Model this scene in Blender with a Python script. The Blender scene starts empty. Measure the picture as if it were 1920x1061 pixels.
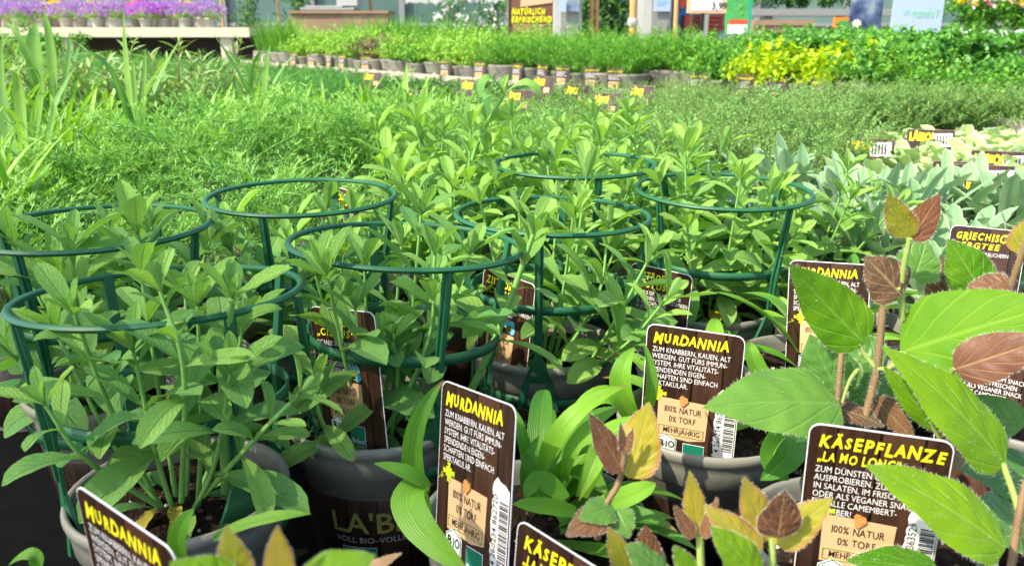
import bpy, math, random
import numpy as np
PI = math.pi
R = math.radians
SC = bpy.context.scene
COL = SC.collection
rng = np.random.default_rng(7)

# ------------------------------------------------------------------ camera, sky, sun, exposure
EYE = np.array([0.0, 0.0, 1.12])
FPX, PITCH = 1580.0, R(16.8)
FW = np.array([0, math.cos(PITCH), -math.sin(PITCH)])
UPV = np.array([0, math.sin(PITCH), math.cos(PITCH)])
RT = np.array([1.0, 0, 0])
cam_d = bpy.data.cameras.new('camera')
cam = bpy.data.objects.new('camera', cam_d)
COL.objects.link(cam)
cam.location = EYE
cam.rotation_euler = (PI / 2 - PITCH, 0, 0)
cam_d.sensor_width = 36.0
cam_d.lens = 36.0 * FPX / 1920.0
cam_d.clip_start = 0.02
cam_d.clip_end = 500
cam_d.dof.use_dof = True
cam_d.dof.focus_distance = 0.66
cam_d.dof.aperture_fstop = 15.0
SC.camera = cam
SUN = np.array([-0.64, -0.40, 0.80]); SUN /= np.linalg.norm(SUN)
W = bpy.data.worlds.new('World'); SC.world = W; W.use_nodes = True
nt = W.node_tree
sky = nt.nodes.new('ShaderNodeTexSky'); sky.sky_type = 'NISHITA'; sky.sun_disc = False
sky.sun_elevation = math.asin(SUN[2]); sky.sun_rotation = math.atan2(SUN[0], SUN[1])
sky.air_density = 1.0; sky.dust_density = 2.0
bg = nt.nodes['Background']; nt.links.new(sky.outputs[0], bg.inputs[0]); bg.inputs[1].default_value = 0.15
sd = bpy.data.lights.new('sun', 'SUN'); sd.energy = 3.5; sd.angle = R(0.6); sd.color = (1.0, 0.89, 0.70)
so = bpy.data.objects.new('sun', sd); COL.objects.link(so)
from mathutils import Vector, Matrix
so.rotation_euler = Vector(SUN).to_track_quat('Z', 'Y').to_euler()
so.location = tuple(SUN * 10)
SC.view_settings.view_transform = 'Standard'; SC.view_settings.look = 'None'
SC.view_settings.exposure = 1.4; SC.view_settings.gamma = 1.0
SC.cycles.use_denoising = True
SC.cycles.max_bounces = 7; SC.cycles.diffuse_bounces = 3; SC.cycles.glossy_bounces = 2
SC.cycles.transmission_bounces = 4; SC.cycles.transparent_max_bounces = 6
SC.cycles.caustics_reflective = False; SC.cycles.caustics_refractive = False

# ------------------------------------------------------------------ helpers
def at(px, py, Y):
    """point of the place seen at a photo pixel, Y metres ahead"""
    d = FW + RT * (px - 960) / FPX - UPV * (py - 530.5) / FPX
    return EYE + d * (Y / d[1])
def onz(px, py, z):
    d = FW + RT * (px - 960) / FPX - UPV * (py - 530.5) / FPX
    return EYE + d * ((z - EYE[2]) / d[2])
def proj(p):
    d = np.asarray(p) - EYE
    return 960 + FPX * d @ RT / (d @ FW), 530.5 - FPX * d @ UPV / (d @ FW)
def nrm(a):
    a = np.asarray(a, float); return a / np.maximum(np.linalg.norm(a, axis=-1, keepdims=True), 1e-9)
def lin(h):
    h = h.lstrip('#'); o = []
    for i in (0, 2, 4):
        c = int(h[i:i + 2], 16) / 255; o.append(c / 12.92 if c <= .04045 else ((c + .055) / 1.055) ** 2.4)
    return tuple(o)
def c4(c): return (c[0], c[1], c[2], 1.0)

class MB:
    def __init__(s): s.v = []; s.f = []; s.n = 0; s.mi = []; s.uv = []; s.t = []; s.sm = []
    def add(s, v, f, m=0, uv=None, t=.5, smooth=True):
        v = np.asarray(v, float).reshape(-1, 3); f = np.asarray(f, int)
        s.v.append(v); s.f.append(f + s.n); s.n += len(v)
        s.mi.append(np.full(len(f), m)); s.sm.append(np.full(len(f), smooth))
        s.uv.append(np.zeros((len(v), 2)) if uv is None else np.asarray(uv, float).reshape(-1, 2))
        s.t.append(np.broadcast_to(np.asarray(t, float), (len(v),)))
    def build(s, name, mats, parent=None, loc=None):
        me = bpy.data.meshes.new(name)
        V = np.concatenate(s.v); me.vertices.add(len(V)); me.vertices.foreach_set('co', V.ravel())
        li = np.concatenate([f.ravel() for f in s.f]); cnt = np.concatenate([np.full(len(f), f.shape[1]) for f in s.f])
        me.loops.add(len(li)); me.loops.foreach_set('vertex_index', li)
        st = np.concatenate([[0], np.cumsum(cnt)[:-1]]); me.polygons.add(len(cnt)); me.polygons.foreach_set('loop_start', st)
        me.polygons.foreach_set('material_index', np.concatenate(s.mi)); me.polygons.foreach_set('use_smooth', np.concatenate(s.sm))
        UV = np.concatenate(s.uv)[li]; ul = me.uv_layers.new(name='UVMap'); ul.data.foreach_set('uv', UV.ravel())
        a = me.attributes.new('tint', 'FLOAT', 'POINT'); a.data.foreach_set('value', np.concatenate(s.t))
        for m in (mats if isinstance(mats, (list, tuple)) else [mats]): me.materials.append(m)
        me.update(calc_edges=True); me.validate()
        o = bpy.data.objects.new(name, me); COL.objects.link(o)
        if parent is not None: o.parent = parent
        if loc is not None: o.location = loc
        return o
    # shapes
    def box(s, c0, c1, m=0, t=.5):
        x0, y0, z0 = c0; x1, y1, z1 = c1
        v = [(x0, y0, z0), (x1, y0, z0), (x1, y1, z0), (x0, y1, z0), (x0, y0, z1), (x1, y0, z1), (x1, y1, z1), (x0, y1, z1)]
        s.add(v, [(0, 3, 2, 1), (4, 5, 6, 7), (0, 1, 5, 4), (1, 2, 6, 5), (2, 3, 7, 6), (3, 0, 4, 7)], m, t=t, smooth=False)
    def tube(s, pts, rad, ns=6, m=0, t=.5, cap=True):
        pts = np.asarray(pts, float); k = len(pts); rad = np.broadcast_to(np.asarray(rad, float), (k,))
        tg = nrm(np.gradient(pts, axis=0)); ref = np.array([.31, .87, .38]); a = nrm(np.cross(tg, ref)); b = np.cross(tg, a)
        th = np.arange(ns) * 2 * PI / ns
        v = pts[:, None] + rad[:, None, None] * (np.cos(th)[None, :, None] * a[:, None] + np.sin(th)[None, :, None] * b[:, None])
        i = np.arange(k - 1)[:, None] * ns; j = np.arange(ns)[None]; jn = (j + 1) % ns
        f = np.stack([i + j, i + jn, i + ns + jn, i + ns + j], -1).reshape(-1, 4)
        uv = np.stack(np.broadcast_arrays((j / ns), np.linspace(0, 1, k)[:, None]), -1)
        s.add(v, f, m, uv, t)
        if cap:
            s.add(v[-1], [list(range(ns))], m, t=t); s.add(v[0], [list(range(ns))[::-1]], m, t=t)
    def lathe(s, prof, ns=40, m=0, ang=None, t=.5):
        prof = np.asarray(prof, float); k = len(prof)
        full = ang is None; th = np.arange(ns) * 2 * PI / ns if full else np.linspace(ang[0], ang[1], ns)
        v = np.stack([prof[:, None, 0] * np.cos(th), prof[:, None, 0] * np.sin(th), np.broadcast_to(prof[:, None, 1], (k, ns))], -1)
        i = np.arange(k - 1)[:, None] * ns; j = np.arange(ns if full else ns - 1)[None]; jn = (j + 1) % ns
        f = np.stack([i + j, i + jn, i + ns + jn, i + ns + j], -1).reshape(-1, 4)
        uv = np.stack(np.broadcast_arrays(th / (2 * PI), np.linspace(0, 1, k)[:, None]), -1)
        s.add(v, f, m, uv, t)
    def poly(s, pts2, z0, z1, m=0):
        """extruded outline lying in local x,z with front at y=z0 (towards -y) and back at y=z1"""
        p = np.asarray(pts2, float); n = len(p)
        fr = np.stack([p[:, 0], np.full(n, z0), p[:, 1]], -1); bk = np.stack([p[:, 0], np.full(n, z1), p[:, 1]], -1)
        s.add(fr, [list(range(n))], m, smooth=False, uv=p * 10)
        s.add(bk, [list(range(n))[::-1]], m, smooth=False, uv=p * 10)
        s.add(np.concatenate([fr, bk]), [[i, i + n, (i + 1) % n + n, (i + 1) % n] for i in range(n)], m, smooth=False)

def leaves(mb, base, d, up, L, Wd, prof, nL=6, nW=4, droop=.5, cup=.2, wave=0., wf=4., tint=.5, m=0, curl=1.0, rg=rng):
    base = np.asarray(base, float).reshape(-1, 3); N = len(base)
    if N == 0: return
    bc = lambda x: np.broadcast_to(np.asarray(x, float), (N,))
    L, Wd, droop, cup, wave, tint = map(bc, (L, Wd, droop, cup, wave, tint))
    f = nrm(np.broadcast_to(d, (N, 3))); up = np.broadcast_to(up, (N, 3)) + 1e-4 * np.array([.3, .7, .2])
    r = nrm(np.cross(f, up)); n = np.cross(r, f)
    t = np.linspace(0, 1, nL + 1); s = np.linspace(-1, 1, nW + 1)
    ph = -droop[:, None] * t[None] ** curl
    cf, cn = np.cos(ph), np.sin(ph)
    dl = L[:, None] / nL
    mid = lambda q: np.concatenate([np.zeros((N, 1)), np.cumsum((q[:, 1:] + q[:, :-1]) / 2, 1)], 1) * dl
    pf, pn = mid(cf), mid(cn)
    w = Wd[:, None] / 2 * prof(t)[None]
    x = s[None, None] * w[..., None] * np.cos(cup)[:, None, None]
    phs = rg.uniform(0, 6.28, N)[:, None, None]
    z = np.abs(s)[None, None] * w[..., None] * np.sin(cup)[:, None, None] + (wave * Wd)[:, None, None] * np.sin(2 * PI * wf * t[None, :, None] + phs + 1.7 * np.sign(s)) * (s ** 2) * np.minimum(1, prof(t) * 1.3)[None, :, None]
    P = base[:, None, None] + (f[:, None] * pf[..., None] + n[:, None] * pn[..., None])[:, :, None] + r[:, None, None] * x[..., None] \
        + (-f[:, None] * cn[..., None] + n[:, None] * cf[..., None])[:, :, None] * z[..., None]
    k = nW + 1; i = np.arange(nL)[:, None] * k + np.arange(nW)[None]
    q = np.stack([i, i + 1, i + k + 1, i + k], -1).reshape(-1, 4)
    F = (np.arange(N)[:, None, None] * (nL + 1) * k + q[None]).reshape(-1, 4)
    uv = np.stack(np.broadcast_arrays((s[None, :] + 1) / 2, t[:, None]), -1)
    mb.add(P, F, m, np.broadcast_to(uv, (N,) + uv.shape), np.repeat(tint, (nL + 1) * k))
    return P

def ribbon(mb, p0, p1, p2, Wd, prof, hint, nL=14, nW=6, cup=.15, wave=.0, wf=3., tint=.5, m=0, curl=0., hair=None, hm=1, seed=0):
    """one leaf along a quadratic curve; hint = roughly its upper face normal"""
    rg = np.random.default_rng(seed)
    p0, p1, p2 = map(lambda a: np.asarray(a, float), (p0, p1, p2))
    t = np.linspace(0, 1, nL + 1)[:, None]; s = np.linspace(-1, 1, nW + 1)
    c = (1 - t) ** 2 * p0 + 2 * t * (1 - t) * p1 + t ** 2 * p2
    tg = nrm(2 * (1 - t) * (p1 - p0) + 2 * t * (p2 - p1) + 1e-9)
    r = nrm(np.cross(tg, np.asarray(hint, float))); n = np.cross(r, tg)
    w = Wd / 2 * prof(t[:, 0])
    a = cup + curl * (np.abs(s)[None] ** 1.0)
    x = s[None] * w[:, None] * np.cos(a); z = np.abs(s)[None] * w[:, None] * np.sin(a)
    z = z + wave * Wd * np.sin(2 * PI * wf * t + rg.uniform(0, 6) + 1.9 * np.sign(s)[None]) * (s ** 2)[None] * np.minimum(1, prof(t[:, 0]) * 1.5)[:, None]
    # quilting between the side veins
    z = z + .02 * Wd * np.sin(2 * PI * (t * 6 - np.abs(s)[None] * 1.2)) * np.sin(PI * np.abs(s))[None] * prof(t[:, 0])[:, None]
    P = c[:, None] + r[:, None] * x[..., None] + n[:, None] * z[..., None]
    k = nW + 1; i = np.arange(nL)[:, None] * k + np.arange(nW)[None]
    q = np.stack([i, i + 1, i + k + 1, i + k], -1).reshape(-1, 4)
    uv = np.stack(np.broadcast_arrays((s[None, :] + 1) / 2, t), -1)
    mb.add(P, q, m, uv, tint)
    if hair:
        H, cnt = hair
        for sd in (0, nW):
            tt = np.sort(rg.uniform(.03, .98, cnt)) * nL; i0 = np.minimum(tt.astype(int), nL - 1); fr = (tt - i0)[:, None]
            b = P[i0, sd] * (1 - fr) + P[i0 + 1, sd] * fr
            out = nrm(P[i0, sd] - P[i0, nW // 2] + 1e-9)
            hairs(mb, b, nrm(out + rg.normal(0, .45, (cnt, 3))), H * rg.uniform(.5, 1.2, cnt), hm, rg)
        cnt2 = cnt * 2; ii = rg.integers(1, nL, cnt2); jj = rg.integers(0, nW, cnt2); fr = rg.uniform(0, 1, (cnt2, 2))
        b = P[ii, jj] + (P[ii, jj + 1] - P[ii, jj]) * fr[:, :1] + (P[ii - 1, jj] - P[ii, jj]) * fr[:, 1:]
        hairs(mb, b, nrm(n[ii] + rg.normal(0, .5, (cnt2, 3))), H * .55 * rg.uniform(.5, 1.1, cnt2), hm, rg)
    return P
def hairs(mb, b, d, L, m, rg, w=.00008):
    N = len(b); sd = nrm(np.cross(d, rg.normal(0, 1, (N, 3)))) * w
    v = np.stack([b - sd, b + sd, b + d * np.asarray(L).reshape(-1, 1)], 1)
    mb.add(v, np.arange(3 * N).reshape(-1, 3), m, t=.5)
def hair_stem(mb, pts, r0, r1, hairL, n, m=0, hm=1, seed=0, t=.5, ns=8):
    rg = np.random.default_rng(seed); pts = bez(pts, 14)
    mb.tube(pts, np.linspace(r0, r1, len(pts)), ns, m, t)
    i = rg.uniform(0, len(pts) - 1.01, n); i0 = i.astype(int); fr = (i - i0)[:, None]
    c = pts[i0] * (1 - fr) + pts[i0 + 1] * fr; tg = nrm(pts[i0 + 1] - pts[i0])
    d = nrm(np.cross(tg, rg.normal(0, 1, (n, 3))))
    hairs(mb, c + d * (r0 + r1) / 2 * .9, nrm(d + rg.normal(0, .25, (n, 3))), hairL * rg.uniform(.5, 1.2, n), hm, rg)
def bez(p, n=10):
    """smooth curve through 2-4 control points (Catmull-Rom)"""
    p = np.asarray(p, float)
    if len(p) == 2: return p[0] + (p[1] - p[0]) * np.linspace(0, 1, n)[:, None]
    e = np.concatenate([[2 * p[0] - p[1]], p, [2 * p[-1] - p[-2]]]); out = []
    k = len(p) - 1
    for q in np.linspace(0, k, n):
        i = min(int(q), k - 1); t = q - i; a, b, c, d = e[i:i + 4]
        out.append(.5 * (2 * b + (c - a) * t + (2 * a - 5 * b + 4 * c - d) * t * t + (3 * b - a - 3 * c + d) * t ** 3))
    return np.array(out)
# leaf outlines (half width along the leaf, 0..1)
def ip(xs, ys): return lambda t: np.interp(t, xs, ys)
P_LANCE = lambda t: np.clip(np.sin(PI * np.clip(t, 0, 1) ** .85), 0, 1) ** .9 * .97 + .03 * (1 - t)
P_CIST = ip([0, .06, .14, .26, .4, .55, .7, .82, .91, .97, 1], [.17, .19, .29, .54, .82, .98, 1, .86, .60, .33, .06])
P_OVATE = ip([0, .02, .06, .14, .26, .4, .55, .7, .82, .9, .96, 1], [.05, .38, .66, .9, 1, .97, .84, .62, .40, .22, .09, .0])
P_STRAP = ip([0, .1, .3, .6, .8, .92, 1], [.55, .75, 1, .92, .66, .33, .0])
P_GRASS = ip([0, .15, .5, .8, 1], [.6, .9, 1, .6, 0])
P_FELT = ip([0, .1, .3, .55, .75, .9, .97, 1], [.3, .4, .72, 1, .93, .62, .3, .05])
P_DIAM = ip([0, .5, 1], [.15, 1, .05])

def thing(name, label, cat, loc=(0, 0, 0), rz=0, group=None):
    o = bpy.data.objects.new(name, None); COL.objects.link(o); o.empty_display_size = .02
    o.location = tuple(loc); o.rotation_euler = (0, 0, rz); return tag(o, label, cat, group)
def tag(o, label, cat, group=None, kind=None):
    if label: o['label'] = label
    if cat: o['category'] = cat
    if group: o['group'] = group
    if kind: o['kind'] = kind
    return o
def dup(src, loc, rz=0, label=None, group=None, sc=None):
    def cp(o, par):
        c = o.copy(); COL.objects.link(c)
        if par is not None: c.parent = par
        for ch in list(o.children): cp(ch, c)
        return c
    r = cp(src, None); r.location = tuple(loc); r.rotation_euler = (0, 0, rz)
    if sc: r.scale = (sc, sc, sc)
    if label: r['label'] = label
    if group: r['group'] = group
    return r

# ------------------------------------------------------------------ materials
class NT:
    def __init__(s, name):
        s.m = bpy.data.materials.new(name); s.m.use_nodes = True; s.t = s.m.node_tree; s.b = s.t.nodes['Principled BSDF']; s.out = s.t.nodes['Material Output']
    def n(s, ty, **kw):
        x = s.t.nodes.new(ty)
        for k, v in kw.items(): setattr(x, k, v)
        return x
    def l(s, a, b): s.t.links.new(a, b)
    def val(s, x, inp):
        if hasattr(x, 'links'): s.l(x, inp)
        else: inp.default_value = x
    def math(s, op, a, b=0., clamp=False):
        x = s.n('ShaderNodeMath', operation=op, use_clamp=clamp); s.val(a, x.inputs[0]); s.val(b, x.inputs[1]); return x.outputs[0]
    def mix(s, fac, a, b, bt='MIX'):
        x = s.n('ShaderNodeMix', data_type='RGBA', blend_type=bt); s.val(fac, x.inputs[0])
        s.val(c4(a) if isinstance(a, tuple) else a, x.inputs[6]); s.val(c4(b) if isinstance(b, tuple) else b, x.inputs[7]); return x.outputs[2]
    def noise(s, scale, detail=3., rough=.55, vec=None):
        x = s.n('ShaderNodeTexNoise'); x.inputs['Scale'].default_value = scale; x.inputs['Detail'].default_value = detail; x.inputs['Roughness'].default_value = rough
        if vec is not None: s.l(vec, x.inputs['Vector'])
        return x.outputs[0]
    def coord(s, k='Object'): return s.n('ShaderNodeTexCoord').outputs[k]
    def ramp(s, fac, stops):
        x = s.n('ShaderNodeValToRGB'); s.l(fac, x.inputs[0]); e = x.color_ramp.elements
        while len(e) < len(stops): e.new(.5)
        for i, (p, c) in enumerate(stops): e[i].position = p; e[i].color = c4(c)
        return x.outputs[0]
    def bump(s, h, strength=.3, dist=.001):
        x = s.n('ShaderNodeBump'); x.inputs['Strength'].default_value = strength; x.inputs['Distance'].default_value = dist; s.l(h, x.inputs['Height']); s.l(x.outputs[0], s.b.inputs['Normal']); return x.outputs[0]
def plain(name, c, rough=.5, spec=.5, var=0., scale=30., bump=0., metal=0., bd=.002):
    k = NT(name); k.b.inputs['Roughness'].default_value = rough; k.b.inputs['Specular IOR Level'].default_value = spec; k.b.inputs['Metallic'].default_value = metal
    if var or bump:
        nz = k.noise(scale, 4, .6, k.coord())
        k.l(k.mix(k.math('MULTIPLY', nz, 1.), tuple(x * (1 - var) for x in c), tuple(min(1, x * (1 + var)) for x in c)), k.b.inputs['Base Color'])
        if bump: k.bump(nz, bump, bd)
    else: k.b.inputs['Base Color'].default_value = c4(c)
    return k.m
def leafmat(name, a, b, under=None, vein=None, vs=.5, nv=7., slant=1.1, rough=.5, trans=.32, sheen=0., bump=.35, wr=0., spec=.4, sw=.75, edge=None, tcol=None, par=False, bd=.0012, tip=None):
    k = NT(name); tint = k.n('ShaderNodeAttribute', attribute_name='tint').outputs['Fac']
    oc = k.coord(); nz = k.noise(60, 3, .6, oc)
    f = k.math('ADD', tint, k.math('ADD', k.math('MULTIPLY', k.math('SUBTRACT', nz, .5), .4), k.math('MULTIPLY', k.math('SUBTRACT', k.noise(22, 2, .5, oc), .5), 1.1)), True)
    col = k.mix(f, a, b); h = None
    if vein is not None:
        sp = k.n('ShaderNodeSeparateXYZ'); k.l(k.coord('UV'), sp.inputs[0]); u, v = sp.outputs[0], sp.outputs[1]
        au = k.math('ABSOLUTE', k.math('SUBTRACT', u, .5))
        midr = k.math('SUBTRACT', 1., k.math('MULTIPLY', au, 22.), True)
        if par:
            w = k.math('PINGPONG', k.math('MULTIPLY', u, 14.), .5); side = k.math('SUBTRACT', 1., k.math('MULTIPLY', w, 3.2), True); side = k.math('MULTIPLY', side, .45)
        else:
            w = k.math('PINGPONG', k.math('MULTIPLY', k.math('SUBTRACT', v, k.math('MULTIPLY', k.math('POWER', au, .8), slant * .55)), nv), .5)
            side = k.math('SUBTRACT', 1., k.math('MULTIPLY', w, 9.), True)
            side = k.math('MULTIPLY', side, sw)
        vm = k.math('MAXIMUM', midr, side)
        if wr:
            vo = k.n('ShaderNodeTexVoronoi', feature='DISTANCE_TO_EDGE'); vo.inputs['Scale'].default_value = wr; k.l(oc, vo.inputs['Vector'])
            net = k.math('SUBTRACT', 1., k.math('MULTIPLY', vo.outputs[0], 9.), True)
            vm = k.math('MAXIMUM', vm, k.math('MULTIPLY', net, .2))
        col = k.mix(k.math('MULTIPLY', vm, vs), col, vein)
        h = k.math('SUBTRACT', k.math('MULTIPLY', nz, .3), vm)
    if edge is not None:
        sp2 = k.n('ShaderNodeSeparateXYZ'); k.l(k.coord('UV'), sp2.inputs[0])
        e = k.math('MULTIPLY', k.math('SUBTRACT', k.math('ABSOLUTE', k.math('SUBTRACT', sp2.outputs[0], .5)), .36), 8., True)
        col = k.mix(k.math('MULTIPLY', e, .8), col, edge)
    if tip is not None:
        sp3 = k.n('ShaderNodeSeparateXYZ'); k.l(k.coord('UV'), sp3.inputs[0])
        e = k.math('MULTIPLY', k.math('SUBTRACT', k.math('ADD', sp3.outputs[1], k.math('MULTIPLY', k.math('SUBTRACT', k.noise(30, 3, .6, oc), .5), .5)), .93), 12., True)
        col = k.mix(e, col, tip)
    g = k.n('ShaderNodeNewGeometry')
    if under is not None: col2 = k.mix(g.outputs['Backfacing'], col, k.mix(.55, col, under) if vein is not None else under)
    else: col2 = col
    k.l(col2, k.b.inputs['Base Color']); k.b.inputs['Roughness'].default_value = rough; k.b.inputs['Specular IOR Level'].default_value = spec
    if sheen: k.b.inputs['Sheen Weight'].default_value = sheen; k.b.inputs['Sheen Roughness'].default_value = .5
    nout = k.bump(h if h is not None else nz, bump, bd) if bump else None
    tr = k.n('ShaderNodeBsdfTranslucent')
    if tcol is None: tcol = (1.25, 1.3, .45)
    k.l(k.mix(1., col, tcol, 'MULTIPLY'), tr.inputs[0])
    if nout is not None: k.l(nout, tr.inputs['Normal'])
    ms = k.n('ShaderNodeMixShader'); ms.inputs[0].default_value = trans
    k.l(k.b.outputs[0], ms.inputs[1]); k.l(tr.outputs[0], ms.inputs[2]); k.l(ms.outputs[0], k.out.inputs[0])
    return k.m
M = {}
M['cist'] = leafmat('rockrose_leaf', (.085, .265, .072), (.28, .50, .095), under=(.24, .42, .16), vein=(.29, .48, .17), vs=.4, nv=8, sw=.3, rough=.62, trans=.38, sheen=.05, bump=.8, bd=.0015, wr=430, spec=.2)
M['ciststem'] = plain('rockrose_stem', (.17, .36, .08), .6, .3, .25, 60)
M['yellow_leaf'] = leafmat('yellowed_leaf', (.42, .34, .04), (.40, .22, .05), vein=(.2, .2, .03), rough=.6, trans=.3, tcol=(1.2, 1, .4))
M['dry'] = plain('dry_leaf', (.30, .19, .09), .8, .2, .4, 80, .4)
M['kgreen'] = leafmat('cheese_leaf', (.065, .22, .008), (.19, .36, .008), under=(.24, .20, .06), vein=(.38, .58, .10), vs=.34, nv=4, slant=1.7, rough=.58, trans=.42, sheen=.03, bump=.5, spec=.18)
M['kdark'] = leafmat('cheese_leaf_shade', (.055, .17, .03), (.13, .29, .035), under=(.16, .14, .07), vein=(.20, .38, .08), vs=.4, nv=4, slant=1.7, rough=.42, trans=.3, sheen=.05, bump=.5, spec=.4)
M['kyel'] = leafmat('cheese_leaf_young', (.30, .31, .02), (.40, .30, .03), under=(.45, .36, .08), vein=(.55, .5, .12), vs=.3, nv=4, slant=1.6, rough=.5, trans=.4, sheen=.08, bump=.35, edge=(.42, .17, .06), tcol=(1.2, 1.1, .45))
M['kred'] = leafmat('cheese_leaf_red', (.11, .038, .02), (.19, .075, .032), under=(.22, .10, .05), vein=(.42, .28, .11), vs=.6, nv=5, slant=1.6, rough=.5, trans=.25, sheen=.1, bump=.5, tcol=(1.2, .8, .5))
M['kbrown'] = leafmat('cheese_leaf_brown', (.085, .045, .02), (.20, .085, .035), under=(.25, .14, .07), vein=(.42, .34, .14), vs=.6, nv=5, slant=1.6, rough=.5, trans=.2, sheen=.1, bump=.5, tcol=(1.2, .8, .5))
M['hair'] = leafmat('leaf_hair', (.62, .66, .50), (.70, .70, .55), rough=.6, trans=.4, bump=0, tcol=(1, 1, 1))
M['kstem'] = plain('hairy_stem', (.20, .13, .065), .6, .3, .5, 120)
M['kstemg'] = plain('hairy_green_stem', (.26, .36, .08), .6, .3, .3, 90)
M['murd'] = leafmat('strap_leaf', (.06, .24, .02), (.20, .42, .025), under=(.2, .38, .07), vein=(.28, .50, .09), vs=.45, rough=.42, trans=.36, bump=.5, spec=.4, par=True, tip=(.30, .20, .05))
M['felt'] = leafmat('felted_leaf', (.13, .30, .125), (.27, .44, .22), under=(.32, .44, .27), vein=(.40, .52, .34), vs=.5, nv=9, rough=.85, trans=.28, sheen=.25, bump=.5, spec=.15, edge=(.42, .55, .36), tcol=(1.1, 1.15, .6))
M['sage'] = leafmat('lambs_ear_leaf', (.24, .44, .10), (.46, .60, .22), under=(.62, .68, .48), vein=(.60, .66, .42), vs=.45, nv=7, rough=.85, trans=.3, sheen=.2, bump=.5, spec=.15, edge=(.70, .74, .55), tcol=(1.1, 1.15, .6))
M['thyme'] = leafmat('thyme_leaf', (.06, .22, .05), (.25, .45, .12), rough=.55, trans=.3, bump=0, spec=.3)
M['twig'] = plain('thyme_twig', (.20, .24, .08), .7, .2)
M['feather'] = leafmat('feathery_leaf', (.09, .30, .05), (.30, .54, .12), rough=.5, trans=.32, bump=0)
M['tarr'] = leafmat('tarragon_leaf', (.09, .28, .04), (.28, .48, .06), vein=(.36, .55, .10), vs=.4, rough=.42, trans=.36, bump=.2, par=True)
M['tall'] = leafmat('tall_blade', (.09, .26, .06), (.24, .42, .08), under=(.26, .40, .18), vein=(.3, .45, .15), vs=.3, rough=.5, trans=.36, bump=.25, par=True)
M['curry'] = leafmat('curry_leaf', (.16, .30, .10), (.30, .42, .16), rough=.6, trans=.3, bump=0)
M['dill'] = leafmat('dill_leaf', (.045, .21, .035), (.13, .37, .06), rough=.5, trans=.3, bump=0)
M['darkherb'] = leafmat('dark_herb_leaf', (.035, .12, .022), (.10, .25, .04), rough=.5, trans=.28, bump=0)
M['lightherb'] = leafmat('light_herb_leaf', (.18, .40, .05), (.36, .56, .09), rough=.5, trans=.36, bump=0)
M['midherb'] = leafmat('mid_herb_leaf', (.055, .22, .022), (.19, .43, .045), rough=.5, trans=.34, bump=0)
M['gold'] = leafmat('golden_leaf', (.27, .50, .006), (.50, .62, .008), rough=.5, trans=.4, bump=0, tcol=(1.2, 1.1, .3))
M['parsley'] = leafmat('parsley_leaf', (.05, .20, .03), (.14, .36, .05), rough=.45, trans=.3, bump=0)
M['violetstem'] = leafmat('purple_herb_leaf', (.14, .12, .07), (.25, .20, .12), rough=.6, trans=.25, bump=0)
M['petal'] = leafmat('lilac_petal', (.34, .19, .45), (.54, .36, .64), rough=.6, trans=.35, bump=0, tcol=(1, .9, 1.1))
M['petal2'] = leafmat('magenta_petal', (.40, .13, .50), (.56, .24, .66), rough=.6, trans=.35, bump=0, tcol=(1, .9, 1.1))
M['petaly'] = leafmat('yellow_petal', (.85, .55, .02), (.9, .72, .03), rough=.6, trans=.35, bump=0, tcol=(1, 1, .6))
M['petalp'] = leafmat('pink_petal', (.8, .10, .38), (.85, .2, .5), rough=.6, trans=.35, bump=0, tcol=(1, .8, .9))
M['petalw'] = leafmat('white_petal', (.75, .75, .70), (.85, .85, .8), rough=.6, trans=.35, bump=0, tcol=(1, 1, 1))
M['hedge'] = leafmat('hedge_leaf', (.03, .10, .02), (.08, .20, .03), rough=.5, trans=.25, bump=0)
M['bark'] = plain('bark', (.12, .085, .055), .9, .2, .4, 20, .6)
M['pot'] = plain('taupe_plastic', (.19, .187, .155), .5, .35, .36, 16, .1)
M['potdark'] = plain('black_plastic', (.012, .012, .012), .45, .4)
M['green_plastic'] = plain('green_plastic', (.018, .105, .045), .46, .3, .35, 55, .25)
def soil_mat():
    k = NT('potting_soil'); oc = k.coord(); n1 = k.noise(140, 5, .7, oc); n2 = k.noise(420, 2, .5, oc)
    col = k.ramp(n1, [(.3, (.006, .004, .003)), (.55, (.03, .018, .011)), (.75, (.085, .05, .03))])
    k.l(col, k.b.inputs['Base Color']); k.b.inputs['Roughness'].default_value = .95; k.b.inputs['Specular IOR Level'].default_value = .15
    k.bump(k.math('ADD', n1, n2), 1., .004); return k.m
M['soil'] = soil_mat()
M['perlite'] = plain('perlite', (.62, .58, .50), .9, .2, .2, 200)
M['crumb'] = plain('bark_crumb', (.12, .065, .035), .9, .2, .5, 200)
def wood_print(name, dark, light, sc=1.):
    k = NT(name); oc = k.coord(); mp = k.n('ShaderNodeMapping'); k.l(oc, mp.inputs[0]); mp.inputs['Scale'].default_value = (60 * sc, 60 * sc, 6 * sc)
    n1 = k.noise(3., 6, .65, mp.outputs[0])
    sp = k.n('ShaderNodeSeparateXYZ'); k.l(oc, sp.inputs[0])
    fl = k.math('FLOOR', k.math('MULTIPLY', sp.outputs[0], 44.)); wn = k.n('ShaderNodeTexWhiteNoise', noise_dimensions='1D'); k.l(fl, wn.inputs['W'])
    gap = k.math('LESS_THAN', k.math('FRACT', k.math('MULTIPLY', sp.outputs[0], 44.)), .06)
    f = k.math('ADD', k.math('MULTIPLY', n1, .75), k.math('MULTIPLY', wn.outputs[0], .3), True)
    col = k.ramp(f, [(.3, dark), (.62, tuple((a + b) / 2 for a, b in zip(dark, light))), (.85, light)])
    col = k.mix(gap, col, tuple(x * .3 for x in dark))
    k.l(col, k.b.inputs['Base Color']); k.b.inputs['Roughness'].default_value = .33; k.b.inputs['Specular IOR Level'].default_value = .45
    return k.m
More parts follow.
